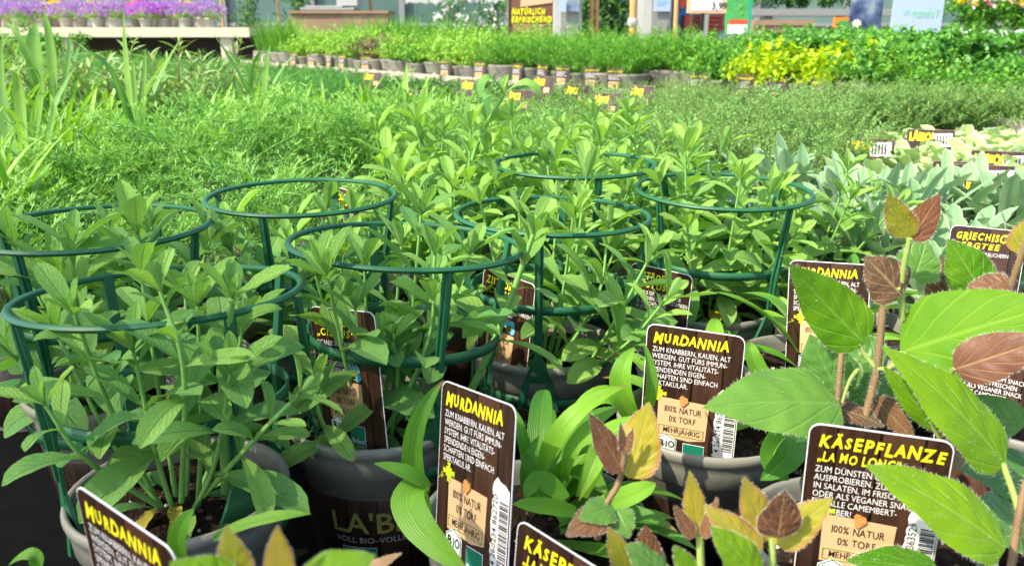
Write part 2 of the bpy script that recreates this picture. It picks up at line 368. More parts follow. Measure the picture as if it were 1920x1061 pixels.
M['wood_print'] = wood_print('brown_wood_print', (.014, .007, .005), (.11, .048, .028))
M['wood_print_pot'] = wood_print('brown_wood_print_wrap', (.014, .008, .006), (.10, .05, .032))
M['lab_white'] = plain('white_card', (.72, .72, .72), .4, .5)
M['txt_white'] = plain('white_ink', (.74, .74, .74), .5, .3)
M['txt_grey'] = plain('grey_ink', (.36, .36, .35), .5, .3)
M['txt_yellow'] = plain('yellow_ink', (.72, .68, .015), .5, .3)
M['txt_lime'] = plain('lime_ink', (.42, .52, .02), .5, .3)
M['txt_olive'] = plain('olive_ink', (.24, .25, .06), .5, .3)
M['txt_black'] = plain('black_ink', (.012, .011, .010), .5, .3)
M['paper'] = plain('kraft_paper', (.56, .36, .19), .7, .3, .12, 60)
M['seal'] = plain('wax_seal', (.52, .24, .07), .35, .5, .3, 300, .5)
M['badge_green'] = plain('badge_green', (.008, .16, .095), .4, .4)
M['bee_blue'] = plain('blue_ink', (.12, .42, .60), .5, .3)

# ------------------------------------------------------------------ lettering
_tc = {}
def text_arr(s, size, shear=0., bold=0., align='LEFT', hand=0., space=1.):
    key = (s, size, shear, bold, align, hand, space)
    if key in _tc: return _tc[key]
    def conv(body, al):
        cu = bpy.data.curves.new('t', 'FONT'); cu.body = body; cu.size = 1.; cu.shear = shear; cu.offset = bold; cu.align_x = al; cu.resolution_u = 2; cu.space_character = space
        ob = bpy.data.objects.new('t', cu); COL.objects.link(ob); dg = bpy.context.evaluated_depsgraph_get(); dg.update()
        me = bpy.data.meshes.new_from_object(ob.evaluated_get(dg)); me.calc_loop_triangles()
        v = np.zeros(len(me.vertices) * 3); me.vertices.foreach_get('co', v); t = np.zeros(len(me.loop_triangles) * 3, int); me.loop_triangles.foreach_get('vertices', t)
        bpy.data.objects.remove(ob); bpy.data.curves.remove(cu); bpy.data.meshes.remove(me)
        return v.reshape(-1, 3)[:, :2], t.reshape(-1, 3)
    if hand:
        rg = np.random.default_rng(len(s) * 7 + ord(s[0])); vs = []; ts = []; n = 0; x = 0
        for ch in s:
            if ch == ' ': x += .34; continue
            v, t = conv(ch, 'LEFT')
            if not len(v): continue
            w = v[:, 0].max(); c = np.array([w / 2, .35]); a = rg.normal(0, .05) * hand; sc = 1 + rg.normal(0, .06) * hand
            rm = np.array([[math.cos(a), -math.sin(a)], [math.sin(a), math.cos(a)]])
            v2 = (v - c) @ rm.T * sc + c + [x, rg.normal(0, .03) * hand]
            vs.append(v2); ts.append(t + n); n += len(v2); x += w + .045 * space
        v = np.concatenate(vs); t = np.concatenate(ts)
        if align == 'CENTER': v = v - [(v[:, 0].max() + v[:, 0].min()) / 2, 0]
    else: v, t = conv(s, align)
    _tc[key] = (v * size, t); return _tc[key]
def put_text(mb, s, x, z, size, y, m=0, width=None, rot=0., **kw):
    """text in the local x,z plane facing -y"""
    v, t = text_arr(s, size, **kw)
    if not len(v): return
    if width: v = v * [width / (v[:, 0].max() - v[:, 0].min()), 1]
    c, sn = math.cos(rot), math.sin(rot); v = v @ np.array([[c, sn], [-sn, c]])
    mb.add(np.stack([v[:, 0] + x, np.full(len(v), y), v[:, 1] + z], -1), t, m, smooth=False)

# ------------------------------------------------------------------ plant labels (stuck in the pots)
LW, LH = .075, .115
def rrect(x0, z0, x1, z1, r, n=5, top_only=False):
    p = []
    for cx, cz, a0 in ((x1 - r, z1 - r, 0), (x0 + r, z1 - r, 90), (x0 + r, z0 + r, 180), (x1 - r, z0 + r, 270)):
        if top_only and a0 >= 180: p.append((x0, z0) if a0 == 180 else (x1, z0)); continue
        for a in np.linspace(a0, a0 + 90, n): p.append((cx + r * math.cos(R(a)), cz + r * math.sin(R(a))))
    return p
CROSS = []
for i in range(48):
    a = 2 * PI * i / 48; c, s = abs(math.cos(a)), abs(math.sin(a)); rr = min(.36 / max(min(c, s), 1e-3), 1 / max(c, s)); rr = rr if min(c, s) < .36 * max(c, s) or True else rr
    arm = 1.0 if min(c, s) / max(c, s) < .38 else .5
    CROSS.append((arm * (1 + .06 * (-1) ** i) * math.cos(a) / max(c, s), arm * (1 + .06 * (-1) ** i) * math.sin(a) / max(c, s)))
def make_label(name, o, yaw, lean, roll, title, sub, body, label, code=None, bee=False, title_w=.058, group=None):
    """o = top left corner of the card"""
    Mx = Matrix.Rotation(R(yaw), 4, 'Z') @ Matrix.Rotation(R(lean), 4, 'X') @ Matrix.Rotation(R(roll), 4, 'Y')
    base = Vector(o) + Mx @ (Vector((LW / 2, 0, -LH - .03)) * .9)
    r = thing('plant_label', label, 'plant label', base, 0, group); r.matrix_world = Matrix.Translation(base) @ Mx @ Matrix.Scale(.9, 4)
    Z0 = .03
    mb = MB(); mb.poly([(x, z + Z0) for x, z in rrect(-LW / 2, 0, LW / 2, LH, .0065, top_only=True)], -.0003, .0003, 0)
    mb.poly([(x, z + Z0) for x, z in rrect(-LW / 2 + .0006, 0, LW / 2 - .0006, LH - .0007, .0060, top_only=True)], -.00045, -.0002, 1)
    mb.build('card', [M['lab_white'], M['wood_print']], r)
    mb = MB(); mb.poly([(-.018, Z0), (-.006, Z0 - .026), (.006, Z0 - .026), (.018, Z0)], -.0003, .0003, 0); mb.build('spike', M['lab_white'], r)
    top = Z0 + LH; f = -.0006
    mb = MB(); tz = top - .0142
    put_text(mb, title, -LW / 2 + .006, tz, .0112, f, 0, width=title_w, hand=1., bold=.035, shear=.16)
    if sub:
        tz -= .0092; put_text(mb, sub, -LW / 2 + .006, tz, .0086, f, 0, width=.044, hand=1., bold=.025, shear=.16)
    mb.build('title', M['txt_yellow'], r)
    mb = MB(); tz -= .0078; kx = .060 / np.ptp(text_arr('ZUM KNABBERN, KAUEN, ALT', .0060, bold=-.004)[0][:, 0])
    for ln in body:
        put_text(mb, ln, -LW / 2 + .0055, tz, .0060, f, 0, bold=-.004, width=kx * np.ptp(text_arr(ln, .0060, bold=-.004)[0][:, 0])); tz -= .0056
    mb.build('description', M['txt_white'], r)
    mb = MB(); cx, cz = -LW / 2 + .013, Z0 + .0585
    mb.poly([(cx + x * .0062, cz + z * .0062) for x, z in CROSS], -.0012, -.00105, 0)
    ar = [(cx - .0115, cz - .007), (cx - .009, cz - .0045), (cx - .0065, cz - .0042)]
    for a, b in zip(ar[:-1], ar[1:]): mb.tube([(a[0], f, a[1]), (b[0], f, b[1])], .00035, 4)
    mb.tube([(ar[-1][0] - .002, f, ar[-1][1] + .0018), (ar[-1][0], f, ar[-1][1]), (ar[-1][0] - .002, f, ar[-1][1] - .0018)], .00035, 4)
    mb.build('emblem', M['txt_lime'], r)
    pn = MB(); x0, x1, z0, z1 = -LW / 2 + .013, LW / 2 - .022, Z0 + .0215, Z0 + .0555
    pn.poly([(x0, z1), (x0 + .0005, z0 + .001), (x1 - .014, z0 - .0008), (x1 - .001, z0 + .002), (x1, z1 - .001)], f - .00025, f, 0)
    for s0 in ((x0 + .002, z0 + .003, x1 - .003, z0 + .0104),):
        for a, b in (((s0[0], s0[1]), (s0[2], s0[1])), ((s0[2], s0[1]), (s0[2], s0[3])), ((s0[2], s0[3]), (s0[0], s0[3])), ((s0[0], s0[3]), (s0[0], s0[1]))):
            pn.tube([(a[0], f - .0003, a[1]), (b[0], f - .0003, b[1])], .00045, 4, 2)
    xm = (x0 + x1) / 2
    put_text(pn, '100% NATUR', xm, z0 + .0225, .0072, f - .0004, 1, width=.029, hand=.7, align='CENTER', bold=.012)
    put_text(pn, '0% TORF', xm, z0 + .0142, .0072, f - .0004, 1, width=.021, hand=.7, align='CENTER', bold=.012)
    put_text(pn, 'MEHRJÄHRIG', xm, z0 + .0045, .0064, f - .0004, 1, width=.029, hand=.7, align='CENTER', bold=.012)
    note = pn.build('paper_note', [M['paper'], M['txt_black'], M['txt_olive']], r)
    sl = MB(); a = np.linspace(0, 2 * PI, 12, endpoint=False); rr = .0034 * (1 + .2 * np.sin(3 * a + 1))
    sl.poly(np.stack([xm + rr * np.cos(a), z1 - .0005 + 1.25 * rr * np.sin(a)], -1), f - .0014, f - .0003, 0); sl.build('wax_seal', M['seal'], note)
    # hexagon badge
    hb = MB(); hx, hz = -LW / 2 + .0215, Z0 + .0145
    hexa = lambda q: [(hx + q * math.cos(R(a)), hz + q * 1.08 * math.sin(R(a))) for a in range(90, 450, 60)]
    hb.poly(hexa(.0098), f - .00055, f - .0003, 0); hb.poly(hexa(.0092), f - .00075, f - .0005, 1); hb.poly(hexa(.0084), f - .00095, f - .0007, 0)
    put_text(hb, 'B', hx - .0062, hz - .0012, .0085, f - .0011, 2, bold=.04); put_text(hb, 'i', hx - .0003, hz - .0012, .0085, f - .0011, 1, bold=.04); put_text(hb, 'O', hx + .0018, hz - .0012, .0085, f - .0011, 2, bold=.03, width=.0052)
    for q in range(3): hb.box((hx - .0035 + q * .0006, f - .0011, hz - .0032 - q * .0014), (hx + .0035 - q * .0006, f - .0010, hz - .0028 - q * .0014), 3)
    hb.build('organic_badge', [M['lab_white'], M['badge_green'], M['txt_black'], M['txt_grey']], r)
    gb = MB(); gx = -LW / 2 + .0355; Z0 += .003
    gb.box((gx - .0004, f - .0005, Z0 - .0012), (gx + .0164, f - .0003, Z0 + .0158), 1); gb.box((gx, f - .0007, Z0 - .0008), (gx + .016, f - .0005, Z0 + .0154), 0)
    put_text(gb, 'Bioland', gx + .008, Z0 + .0012, .0058, f - .0009, 1, width=.0138, align='CENTER', bold=.02)
    gb.build('association_badge', [M['badge_green'], M['lab_white']], r)
    Z0 = .03
    if code:
        bp = MB(); rg = np.random.default_rng(3); bx0, bx1, bz0, bz1 = LW / 2 - .0180, LW / 2 - .0012, Z0 + .008, Z0 + .070
        zz = np.linspace(bz0 + .003, bz1 - .004, 26); lf = [(bx0 + .0025 + rg.normal(0, .0006) - .0015 * math.sin(2.6 * (z - bz0) / (bz1 - bz0)), z) for z in zz]
        bp.poly([(bx1, bz1 - .006), (bx1 - .004, bz1 - .003), (bx1 - .009, bz1 - .002), (bx0 + .005, bz1)] + lf[::-1] + [(bx0 + .006, bz0 - .004), (bx0 + .009, bz0 - .001), (bx1, bz0 + .002)], f - .0004, f - .0002, 0)
        z = bz0 + .010
        while z < bz1 - .014:
            h = rg.choice([.00035, .0007, .0011]); bp.box((bx1 - .0085, f - .0006, z), (bx1 - .0006, f - .0004, z + h), 1); z += h + rg.choice([.0004, .0008])
        put_text(bp, code, bx1 - .0105, bz0 + .008, .0062, f - .0006, 1, rot=PI / 2, width=None, bold=.005)
        bp.build('barcode_patch', [M['lab_white'], M['txt_black']], r)
    if bee:
        bb = MB(); q0, q1 = x1 - .008, z1 + .006
        for dx, dz in ((-.004, .004), (.004, .0045), (.005, -.001)):
            a = np.linspace(0, 2 * PI, 10, endpoint=False); bb.poly(np.stack([q0 + dx + .004 * np.cos(a), q1 + dz + .0045 * np.sin(a)], -1), f - .0006, f - .0004, 0)
        a = np.linspace(0, 2 * PI, 12, endpoint=False); bb.poly(np.stack([q0 + .0035 * np.cos(a), q1 + .0045 * np.sin(a)], -1), f - .0008, f - .0006, 1)
        for q in (-.002, 0, .002): bb.box((q0 - .0032, f - .0009, q1 + q - .0005), (q0 + .0032, f - .0008, q1 + q + .0004), 2)
        bb.build('bee_picture', [M['bee_blue'], M['txt_olive'], M['txt_black']], r)
    return r

# ------------------------------------------------------------------ pots
ZB = .71                    # top of the sales bench
PR, PH = .0675, .126        # pot rim radius and height
def pot_mesh(parent, print_it=0, ns=40):
    mb = MB(); k = PR / .0675
    mb.lathe([(.002, .004), (.046, .004), (.047, 0), (.049, 0), (.0625, .098), (.0652, .1), (.0662, .112), (.0675, .118), (.0690, .1195), (.0695, .123), (.0688, .1262), (.0668, .1268), (.0650, .125), (.0640, .118), (.0610, .095), (.05, .02), (.002, .015)], ns)
    p = mb.build('pot', M['pot'], parent)
    mb = MB(); mb.lathe([(.0503, .008), (.0515, .008), (.0606, .0815), (.0600, .0825)], ns); w = mb.build('printed_wrap', M['wood_print_pot'], p)
    if print_it:
        tb = MB(); rad = lambda z: .0520 + (z - .008) * .124
        def arc(s, z, size, a0, m, **kw):
            v, t = text_arr(s, size, **kw); zz = v[:, 1] + z; th = a0 + v[:, 0] / .058
            tb.add(np.stack([rad(zz) * np.sin(th), -rad(zz) * np.cos(th), zz], -1), t, m, smooth=False)
        def patch(a0, a1, z0, z1, m, off=0.):
            a = np.linspace(a0, a1, 8); z = np.array([z0, z1]); A, Zg = np.meshgrid(a, z); rr = rad(Zg) + off
            tb.add(np.stack([rr * np.sin(A), -rr * np.cos(A), Zg], -1).reshape(-1, 3), [(i, i + 1, i + 9, i + 8) for i in range(7)], m)
        arc("LA'BiO!", .053, .0255, -.62, 0, bold=.012); arc('VOLL BIO–VOLLER', .044, .0072, -.58, 1)
        patch(-.50, -.02, .012, .040, 2); patch(-.49, -.03, .0126, .0394, 3, .0002); arc('Bioland', .0145, .0105, -.44, 4)
        tb.build('lettering', [M['txt_olive'], M['txt_grey'], M['txt_grey'], M['badge_green'], M['txt_grey']], w); tb = MB()
        arc('Etikett und Topf', .066, .0088, 2.5, 1, bold=.01); arc('Recycling 100 %', .054, .0088, 2.5, 1, bold=.01); arc('Material', .042, .0088, 2.75, 1, bold=.01)
        tb.build('recycling_note', [M['txt_olive'], M['txt_grey']], w)
    return p
def soil_mesh(parent, z=.112, r=.0635, seed=0, crumbs=60):
    rg = np.random.default_rng(seed); mb = MB(); nr, ns = 7, 30
    rr = np.linspace(0, r, nr); th = np.arange(ns) * 2 * PI / ns
    v = np.stack([rr[:, None] * np.cos(th), rr[:, None] * np.sin(th), z + rg.normal(0, .0018, (nr, ns))], -1); v[0] = v[0].mean(0)
    f = [(i * ns + j, i * ns + (j + 1) % ns, (i + 1) * ns + (j + 1) % ns, (i + 1) * ns + j) for i in range(nr - 1) for j in range(ns)]
    mb.add(v, np.array(f)[:, ::-1], 0)
    for q in range(crumbs):
        a, d, s = rg.uniform(0, 6.28), r * math.sqrt(rg.uniform(0, .92)), rg.uniform(.0009, .0026)
        c = np.array([d * math.cos(a), d * math.sin(a), z + s * .6]); o = np.array([(1, 0, 0), (-1, 0, 0), (0, 1, 0), (0, -1, 0), (0, 0, 1), (0, 0, -1)]) * s * rg.uniform(.6, 1.3, (6, 3))
        mb.add(c + o, [(0, 2, 4), (2, 1, 4), (1, 3, 4), (3, 0, 4), (2, 0, 5), (1, 2, 5), (3, 1, 5), (0, 3, 5)], 1 if rg.random() < .18 else 2, smooth=False)
    return mb.build('soil', [M['soil'], M['perlite'], M['crumb']], parent)
POT_ME = None
def std_pot(root, rz=0., print_it=0, seed=0, crumbs=60):
    p = pot_mesh(root, print_it); p.rotation_euler[2] = rz
    soil_mesh(root, seed=seed, crumbs=crumbs); return p

# ------------------------------------------------------------------ green ring supports
SUP = None
def make_support(label):
    r = thing('plant_support', label, 'plant support')
    Rt, Rm, Rb, H = .0875, .0735, .0685, .158
    mb = MB(); prof = []
    for a in np.linspace(0, 2 * PI, 17): prof.append((Rt + .0025 * math.cos(a) * (1 + .10 * math.cos(5 * a)), H + .0021 * math.sin(a) * (1 + .10 * math.cos(5 * a))))
    mb.lathe(prof[::-1], 72); mb.build('top_ring', M['green_plastic'], r)
    for nm, q, z, h in (('middle_ring', Rm, .085, .0075), ('base_ring', Rb, -.004, .009)):
        mb = MB(); mb.lathe([(q - .0009, z), (q + .0012, z), (q + .0012, z + h), (q - .0009, z + h), (q - .0009, z)], 60); mb.build(nm, M['green_plastic'], r)
    for k in range(4):
        mb = MB(); a = 2 * PI * k / 4 + .55
        def xf(p):
            p = np.asarray(p, float); c, s = math.cos(a), math.sin(a); return np.stack([p[:, 0] * c - p[:, 1] * s, p[:, 0] * s + p[:, 1] * c, p[:, 2]], -1)
        def strip(sec):  # sections: (radius, z, half width, half thickness)
            v = []; f = []
            for q, z, w, th in sec: v += [(q - th, -w, z), (q + th, -w, z), (q + th, w, z), (q - th, w, z)]
            for i in range(len(sec) - 1):
                b = 4 * i; f += [(b + j, b + (j + 1) % 4, b + 4 + (j + 1) % 4, b + 4 + j) for j in range(4)]
            n = len(v); f += [(3, 2, 1, 0), (n - 4, n - 3, n - 2, n - 1)]
            mb.add(xf(v), f, smooth=False)
        strip([(.0745, .040, .0034, .0013), (.0760, .085, .0034, .0013), (.0866, H, .0034, .0015)])
        strip([(.0758, .055, .0014, .0020), (.0870, H - .002, .0014, .0022)])
        strip([(.0712, .022, .0125, .0013), (.0735, .034, .0085, .0013), (.0745, .046, .0042, .0013)])
        for sg in (-1, 1):
            s0 = [(.0705, -.004, .0026, .0013), (.0708, .010, .0026, .0013), (.0713, .0235, .0032, .0013)]
            v = []; off = [.0165, .0128, .0093]
            for (q, z, w, th), o_ in zip(s0, off): v += [(q - th, sg * o_ - w, z), (q + th, sg * o_ - w, z), (q + th, sg * o_ + w, z), (q - th, sg * o_ + w, z)]
            f = [(4 * i + j, 4 * i + (j + 1) % 4, 4 * i + 4 + (j + 1) % 4, 4 * i + 4 + j) for i in range(2) for j in range(4)] + [(3, 2, 1, 0), (8, 9, 10, 11)]
            mb.add(xf(v), f, smooth=False)
        mb.build('leg', M['green_plastic'], r)
    return r
def place_support(src, pot, top, label, rz=0.):
    """base ring round the pot, axis through the top ring centre"""
    r = src if src.get('used') is None else dup(src, (0, 0, 0)); src['used'] = 1
    if 'used' in r and r is not src: del r['used']
    b = Vector((pot[0], pot[1], ZB + .094)); ax = (Vector(top) - b); ax.x *= .35; ax.y *= .35; ax.normalize(); b = Vector(top) - ax * .158
    xa = (Vector((1, 0, 0)) - ax * ax.x).normalized(); ya = ax.cross(xa); m3 = Matrix((xa, ya, ax)).transposed()
    r.matrix_world = Matrix.Translation(b) @ m3.to_4x4() @ Matrix.Rotation(rz, 4, 'Z')
    r['label'] = label; r['group'] = 'green ring supports around the rockrose pots'; return r

# ------------------------------------------------------------------ rockrose
def shoot(mb, pts, rg, L0=.056, node=.021, tuft=True, tb=0., skip=.18, r0=.0019):  # tb: lighter leaf tint on sunlit plants, sunshine painted into the colour
    c = bez(pts, 16); seg = np.linalg.norm(np.diff(c, axis=0), axis=1); ln = np.concatenate([[0], np.cumsum(seg)]); T = ln[-1]
    mb.tube(c, np.linspace(r0, r0 * .55, len(c)), 7, 1)
    s = max(.018, T * skip) * rg.uniform(.7, 1.3); az = rg.uniform(0, 6.28); B = []; D = []; U = []; LL = []; DR = []
    while s < T - .004:
        p = np.array([np.interp(s, ln, c[:, k]) for k in range(3)]); i = min(np.searchsorted(ln, s), len(c) - 1); tg = nrm(c[i] - c[max(i - 1, 0)])
        a = nrm(np.cross(tg, [.2, .9, .1])); b = np.cross(tg, a); q = s / T
        for sgn in (0, PI):
            an = az + sgn + rg.normal(0, .18); out = a * math.cos(an) + b * math.sin(an); el = rg.normal(.45 + .55 * q ** 3, .16)
            B.append(p); D.append(out * math.cos(el) + tg * math.sin(el) + [0, 0, .12]); U.append(tg * math.cos(el) - out * math.sin(el) * .6 + rg.normal(0, .12, 3))
            LL.append(L0 * (.72 + .5 * math.sin(PI * min(1, q * .9 + .15))) * rg.uniform(.8, 1.18) * (1 - .35 * q ** 4)); DR.append(rg.uniform(.35, 1.15) * (1.1 - .5 * q))
        az += PI / 2 + rg.normal(0, .12); s += node * rg.uniform(.8, 1.3) * (1.15 - .4 * q)
    N = len(B)
    if N:
        LL = np.array(LL)
        leaves(mb, B, D, U, LL, LL * rg.uniform(.31, .40, N), P_CIST, 11, 6, np.array(DR) * 1.35, rg.uniform(.12, .6, N), rg.uniform(.01, .035, N), rg.uniform(3.2, 4.2), rg.uniform(.1, .8, N) + tb, 0, 1.2, rg)
    if tuft:
        tg = nrm(c[-1] - c[-3]); a = nrm(np.cross(tg, [.2, .9, .1])); b = np.cross(tg, a); n = 6
        an = az + np.array([0, PI, PI / 2, -PI / 2, .7, 3.8]); el = np.array([.75, .8, 1.05, 1.1, 1.35, 1.3]) + rg.normal(0, .08, n); out = np.cos(an)[:, None] * a + np.sin(an)[:, None] * b
        d = out * np.cos(el)[:, None] + tg * np.sin(el)[:, None]; u = tg * np.cos(el)[:, None] - out * np.sin(el)[:, None]
        Ls = L0 * np.array([.72, .7, .52, .5, .36, .33]) * rg.uniform(.85, 1.15, n)
        leaves(mb, np.repeat(c[-1:], n, 0), d, u, Ls, Ls * .36, P_CIST, 9, 4, rg.uniform(-.1, .5, n), rg.uniform(.3, .7, n), .03, 3.5, rg.uniform(.45, 1., n) + tb, 0, 1., rg)
def rockrose(loc, seed, label, n=9, skip=.22, ntuft=16, hmin=.10, hmax=.165, lean=(0, 0), print_it=0, potrz=0., tb=0., spread=.055, L0=.056, extra=(), group=None, low=True, node=.021):
    rg = np.random.default_rng(seed); r = thing('potted_rockrose', label, 'potted plant', loc, 0, group)
    std_pot(r, potrz, print_it, seed, 70)
    for i in range(n):
        a = 2.4 * i + rg.uniform(-.4, .4); q = math.sqrt((i + .4) / n); b = np.array([.012 * math.cos(a), .012 * math.sin(a), .11])
        h = rg.uniform(hmin, hmax) * (1.06 - .22 * q); rad = spread * q * rg.uniform(.8, 1.25)
        tp = b + [rad * math.cos(a) + lean[0], rad * math.sin(a) + lean[1], h]; md = b + [(tp[0] - b[0]) * .55, (tp[1] - b[1]) * .55, h * .42]
        mb = MB(); shoot(mb, [b, md, tp], rg, L0, node, tb=tb, skip=skip); mb.build('shoot', [M['cist'], M['ciststem']], r)
    for pts, kw in extra:
        mb = MB(); kw = dict(kw); shoot(mb, [np.asarray(p) - np.asarray(loc) for p in pts], rg, kw.pop('L0', L0), **kw); mb.build('shoot', [M['cist'], M['ciststem']], r)
    if low:
        mb = MB(); N = ntuft; a = rg.uniform(0, 6.28, N); rr = rg.uniform(.012, .03, N); d = np.stack([np.cos(a), np.sin(a), rg.uniform(.0, .8, N)], -1); Ls = rg.uniform(.022, .042, N)
        leaves(mb, np.stack([rr * np.cos(a), rr * np.sin(a), np.full(N, .118)], -1), d, np.tile([0, 0, 1.], (N, 1)), Ls, Ls * .42, P_CIST, 8, 4, rg.uniform(.4, 1.2, N), .3, .03, 3, rg.uniform(.1, .9, N), 0, 1., rg)
        mb.build('low_foliage', [M['cist']], r)
        N = 4; a = rg.uniform(0, 6.28, N); rr = rg.uniform(.008, .028, N); d = np.stack([np.cos(a), np.sin(a), rg.uniform(-.2, .7, N)], -1); Ls = rg.uniform(.02, .034, N)
        for i in range(N): mb = MB(); leaves(mb, [(rr[i] * math.cos(a[i]), rr[i] * math.sin(a[i]), rg.uniform(.116, .135))], d[i:i + 1], np.array([[0, 0, 1.]]), Ls[i:i + 1], Ls[i:i + 1] * .45, P_CIST, 8, 4, rg.uniform(.3, 1.4), .4, .05, 3, rg.uniform(0, 1), 0, 1., rg); mb.build('yellow_leaf', [M['yellow_leaf']], r)
    return r
# ------------------------------------------------------------------ mid-distance herbs: one maker of bushy plants
def bushmesh(mb, rg, n, h, rad, lL, lW, per, ang=(.2, .5), droop=.3, prof=P_DIAM, nL=2, nW=2, z0=.115, stemr=.0007, br=0, bl=.03, lm=0, sm=1, wob=.12, tip=False, br_per=8, start=.15, hvar=.25, up=.5, fall=.25):
    """n stems fanning from the pot; leaves set along every stem (and along br side twigs per stem)"""
    B = []; D = []; LL = []; TT = []
    def along(c, per, s0, size, tint):
        k = len(c) - 1
        q = np.clip(np.linspace(s0, 1, per) + rg.uniform(-.03, .03, per), 0, 1) * k; i0 = np.minimum(q.astype(int), k - 1); fr = (q - i0)[:, None]
        p = c[i0] * (1 - fr) + c[i0 + 1] * fr; tg = nrm(c[i0 + 1] - c[i0]); az = np.cumsum(rg.normal(2.4, .5, per))
        a = nrm(np.cross(tg, [.2, .9, .1])); b = np.cross(tg, a); out = np.cos(az)[:, None] * a + np.sin(az)[:, None] * b
        B.append(p); D.append(out + tg * up + rg.normal(0, .15, (per, 3))); LL.append(size * rg.uniform(.7, 1.25, per) * (1 - .35 * (q / k) ** 3)); TT.append(np.clip(tint + rg.normal(0, .18, per) + .25 * (q / k - .5), 0, 1))
    for i in range(n):
        a = 2.399 * i + rg.uniform(-.5, .5); q = math.sqrt((i + .5) / n); el = ang[0] + (ang[1] - ang[0]) * q
        hh = h * rg.uniform(1 - hvar, 1 + hvar * .5); r0 = .035 * q
        p0 = np.array([r0 * math.cos(a), r0 * math.sin(a), z0]); p2 = p0 + [rad * q * math.cos(a) + rg.normal(0, wob * h), rad * q * math.sin(a) + rg.normal(0, wob * h), hh * (1.06 - fall * q ** 1.5)]
        p1 = p0 * .5 + p2 * .5 + [-.15 * rad * math.cos(a), -.15 * rad * math.sin(a), .08 * hh] + rg.normal(0, wob * h * .4, 3)
        c = bez([p0, p1, p2], 7); tint = rg.uniform(.15, .85); mb.tube(c, np.linspace(stemr, stemr * .4, 7), 4, sm, cap=False); along(c, per, start, 1., tint)
        for j in range(br):
            k = rg.uniform(.25, .95) * 6; i0 = min(int(k), 5); p = c[i0] + (c[i0 + 1] - c[i0]) * (k - i0); az = rg.uniform(0, 6.28)
            d = nrm(np.array([math.cos(az), math.sin(az), rg.uniform(.3, 1.3)])); cc = bez([p, p + d * bl * .5 + rg.normal(0, .003, 3), p + d * bl * rg.uniform(.7, 1.2)], 4)
            mb.tube(cc, [stemr * .6, stemr * .5, stemr * .45, stemr * .3], 3, sm, cap=False); along(cc, br_per, .1, .9, tint)
    B = np.concatenate(B); D = np.concatenate(D); LL = np.concatenate(LL) * lL; TT = np.concatenate(TT); N = len(B)
    leaves(mb, B, D, np.array([0, 0, 1.]) + rg.normal(0, .3, (N, 3)), LL, LL * lW / lL, prof, nL, nW, droop * rg.uniform(.3, 1.5, N), .25, 0, 3, TT, lm, 1., rg)
def frond_mesh(mb, rg, n, h, rad, z0=.115, lm=0, seg=.011, w=.0013, fl=.055):
    """finely divided feathery leaves"""
    B = []; D = []; L_ = []; T = []
    for i in range(n):
        a = 2.399 * i + rg.uniform(-.5, .5); q = math.sqrt((i + .5) / n); hh = h * rg.uniform(.55, 1.05) * (1.05 - .3 * q)
        p0 = np.array([.03 * q * math.cos(a), .03 * q * math.sin(a), z0 + rg.uniform(0, .3) * hh]); p2 = np.array([(.03 + rad) * q * math.cos(a), (.03 + rad) * q * math.sin(a), z0 + hh]) + rg.normal(0, .008, 3)
        d = nrm(np.array([math.cos(a) * .7, math.sin(a) * .7, .6]) + rg.normal(0, .3, 3)); c = bez([p0, p2 - d * fl * .5, p2 + d * fl * .5 - [0, 0, .006]], 12); tint = rg.uniform(.1, .9)
        mb.tube(c[::2], .0006, 3, lm, tint, cap=False)
        for k in range(5, 12):
            tg = nrm(c[k] - c[k - 1]); s = nrm(np.cross(tg, [0, 0, 1.])); nn = np.cross(s, tg)
            for sg in (-1, 1):
                dd = nrm(tg * .75 + s * sg * .8 + nn * rg.normal(.15, .2)); ln = seg * 1.25 * (1.15 - abs(k - 8) / 7); e = c[k] + dd * ln * .55
                for x, l in ((dd, 1.), (nrm(dd + tg * .6), .62), (nrm(dd - tg * .55 + nn * .2), .55), (nrm(dd + nn * .8), .5)):
                    B.append(c[k] if l == 1. else e); D.append(x); L_.append(ln * l); T.append(tint + .3 * (k - 8) / 7)
        for x in (0, .5, -.5): B.append(c[-1]); D.append(nrm(nrm(c[-1] - c[-2]) + x * nrm(np.cross(c[-1] - c[-2], [0, 0, 1.])))); L_.append(seg); T.append(tint + .3)
    N = len(B); leaves(mb, B, D, np.array([0, 0, 1.]) + rg.normal(0, .4, (N, 3)), L_, w, P_GRASS, 2, 1, .2, 0, 0, 3, np.clip(T, 0, 1), lm, 1., rg)
def rosette_mesh(mb, rg, n, L, Wd, prof, el=(1.4, .35), droop=(.5, 1.2), z0=.115, nL=9, nW=4, rise=0., wave=.02, cup=.3, r0=.012, tint=(.1, .9)):
    a = 2.399 * np.arange(n) + rg.uniform(-.3, .3, n); q = (np.arange(n) + .5) / n; e = el[0] + (el[1] - el[0]) * q + rg.normal(0, .1, n)
    d = np.stack([np.cos(a) * np.cos(e), np.sin(a) * np.cos(e), np.sin(e)], -1); u = np.stack([-np.cos(a) * np.sin(e), -np.sin(a) * np.sin(e), np.cos(e)], -1)
    b = np.stack([r0 * np.cos(a) * (.4 + q), r0 * np.sin(a) * (.4 + q), z0 + rise * (1 - q)], -1); Ls = L * rg.uniform(.7, 1.15, n)
    leaves(mb, b, d, u + rg.normal(0, .15, (n, 3)), Ls, Wd * rg.uniform(.8, 1.2, n), prof, nL, nW, rg.uniform(*droop, n), rg.uniform(.1, 1, n) * cup, wave * rg.uniform(.3, 1.5, n), 2.5, rg.uniform(*tint, n), 0, 1.4, rg)

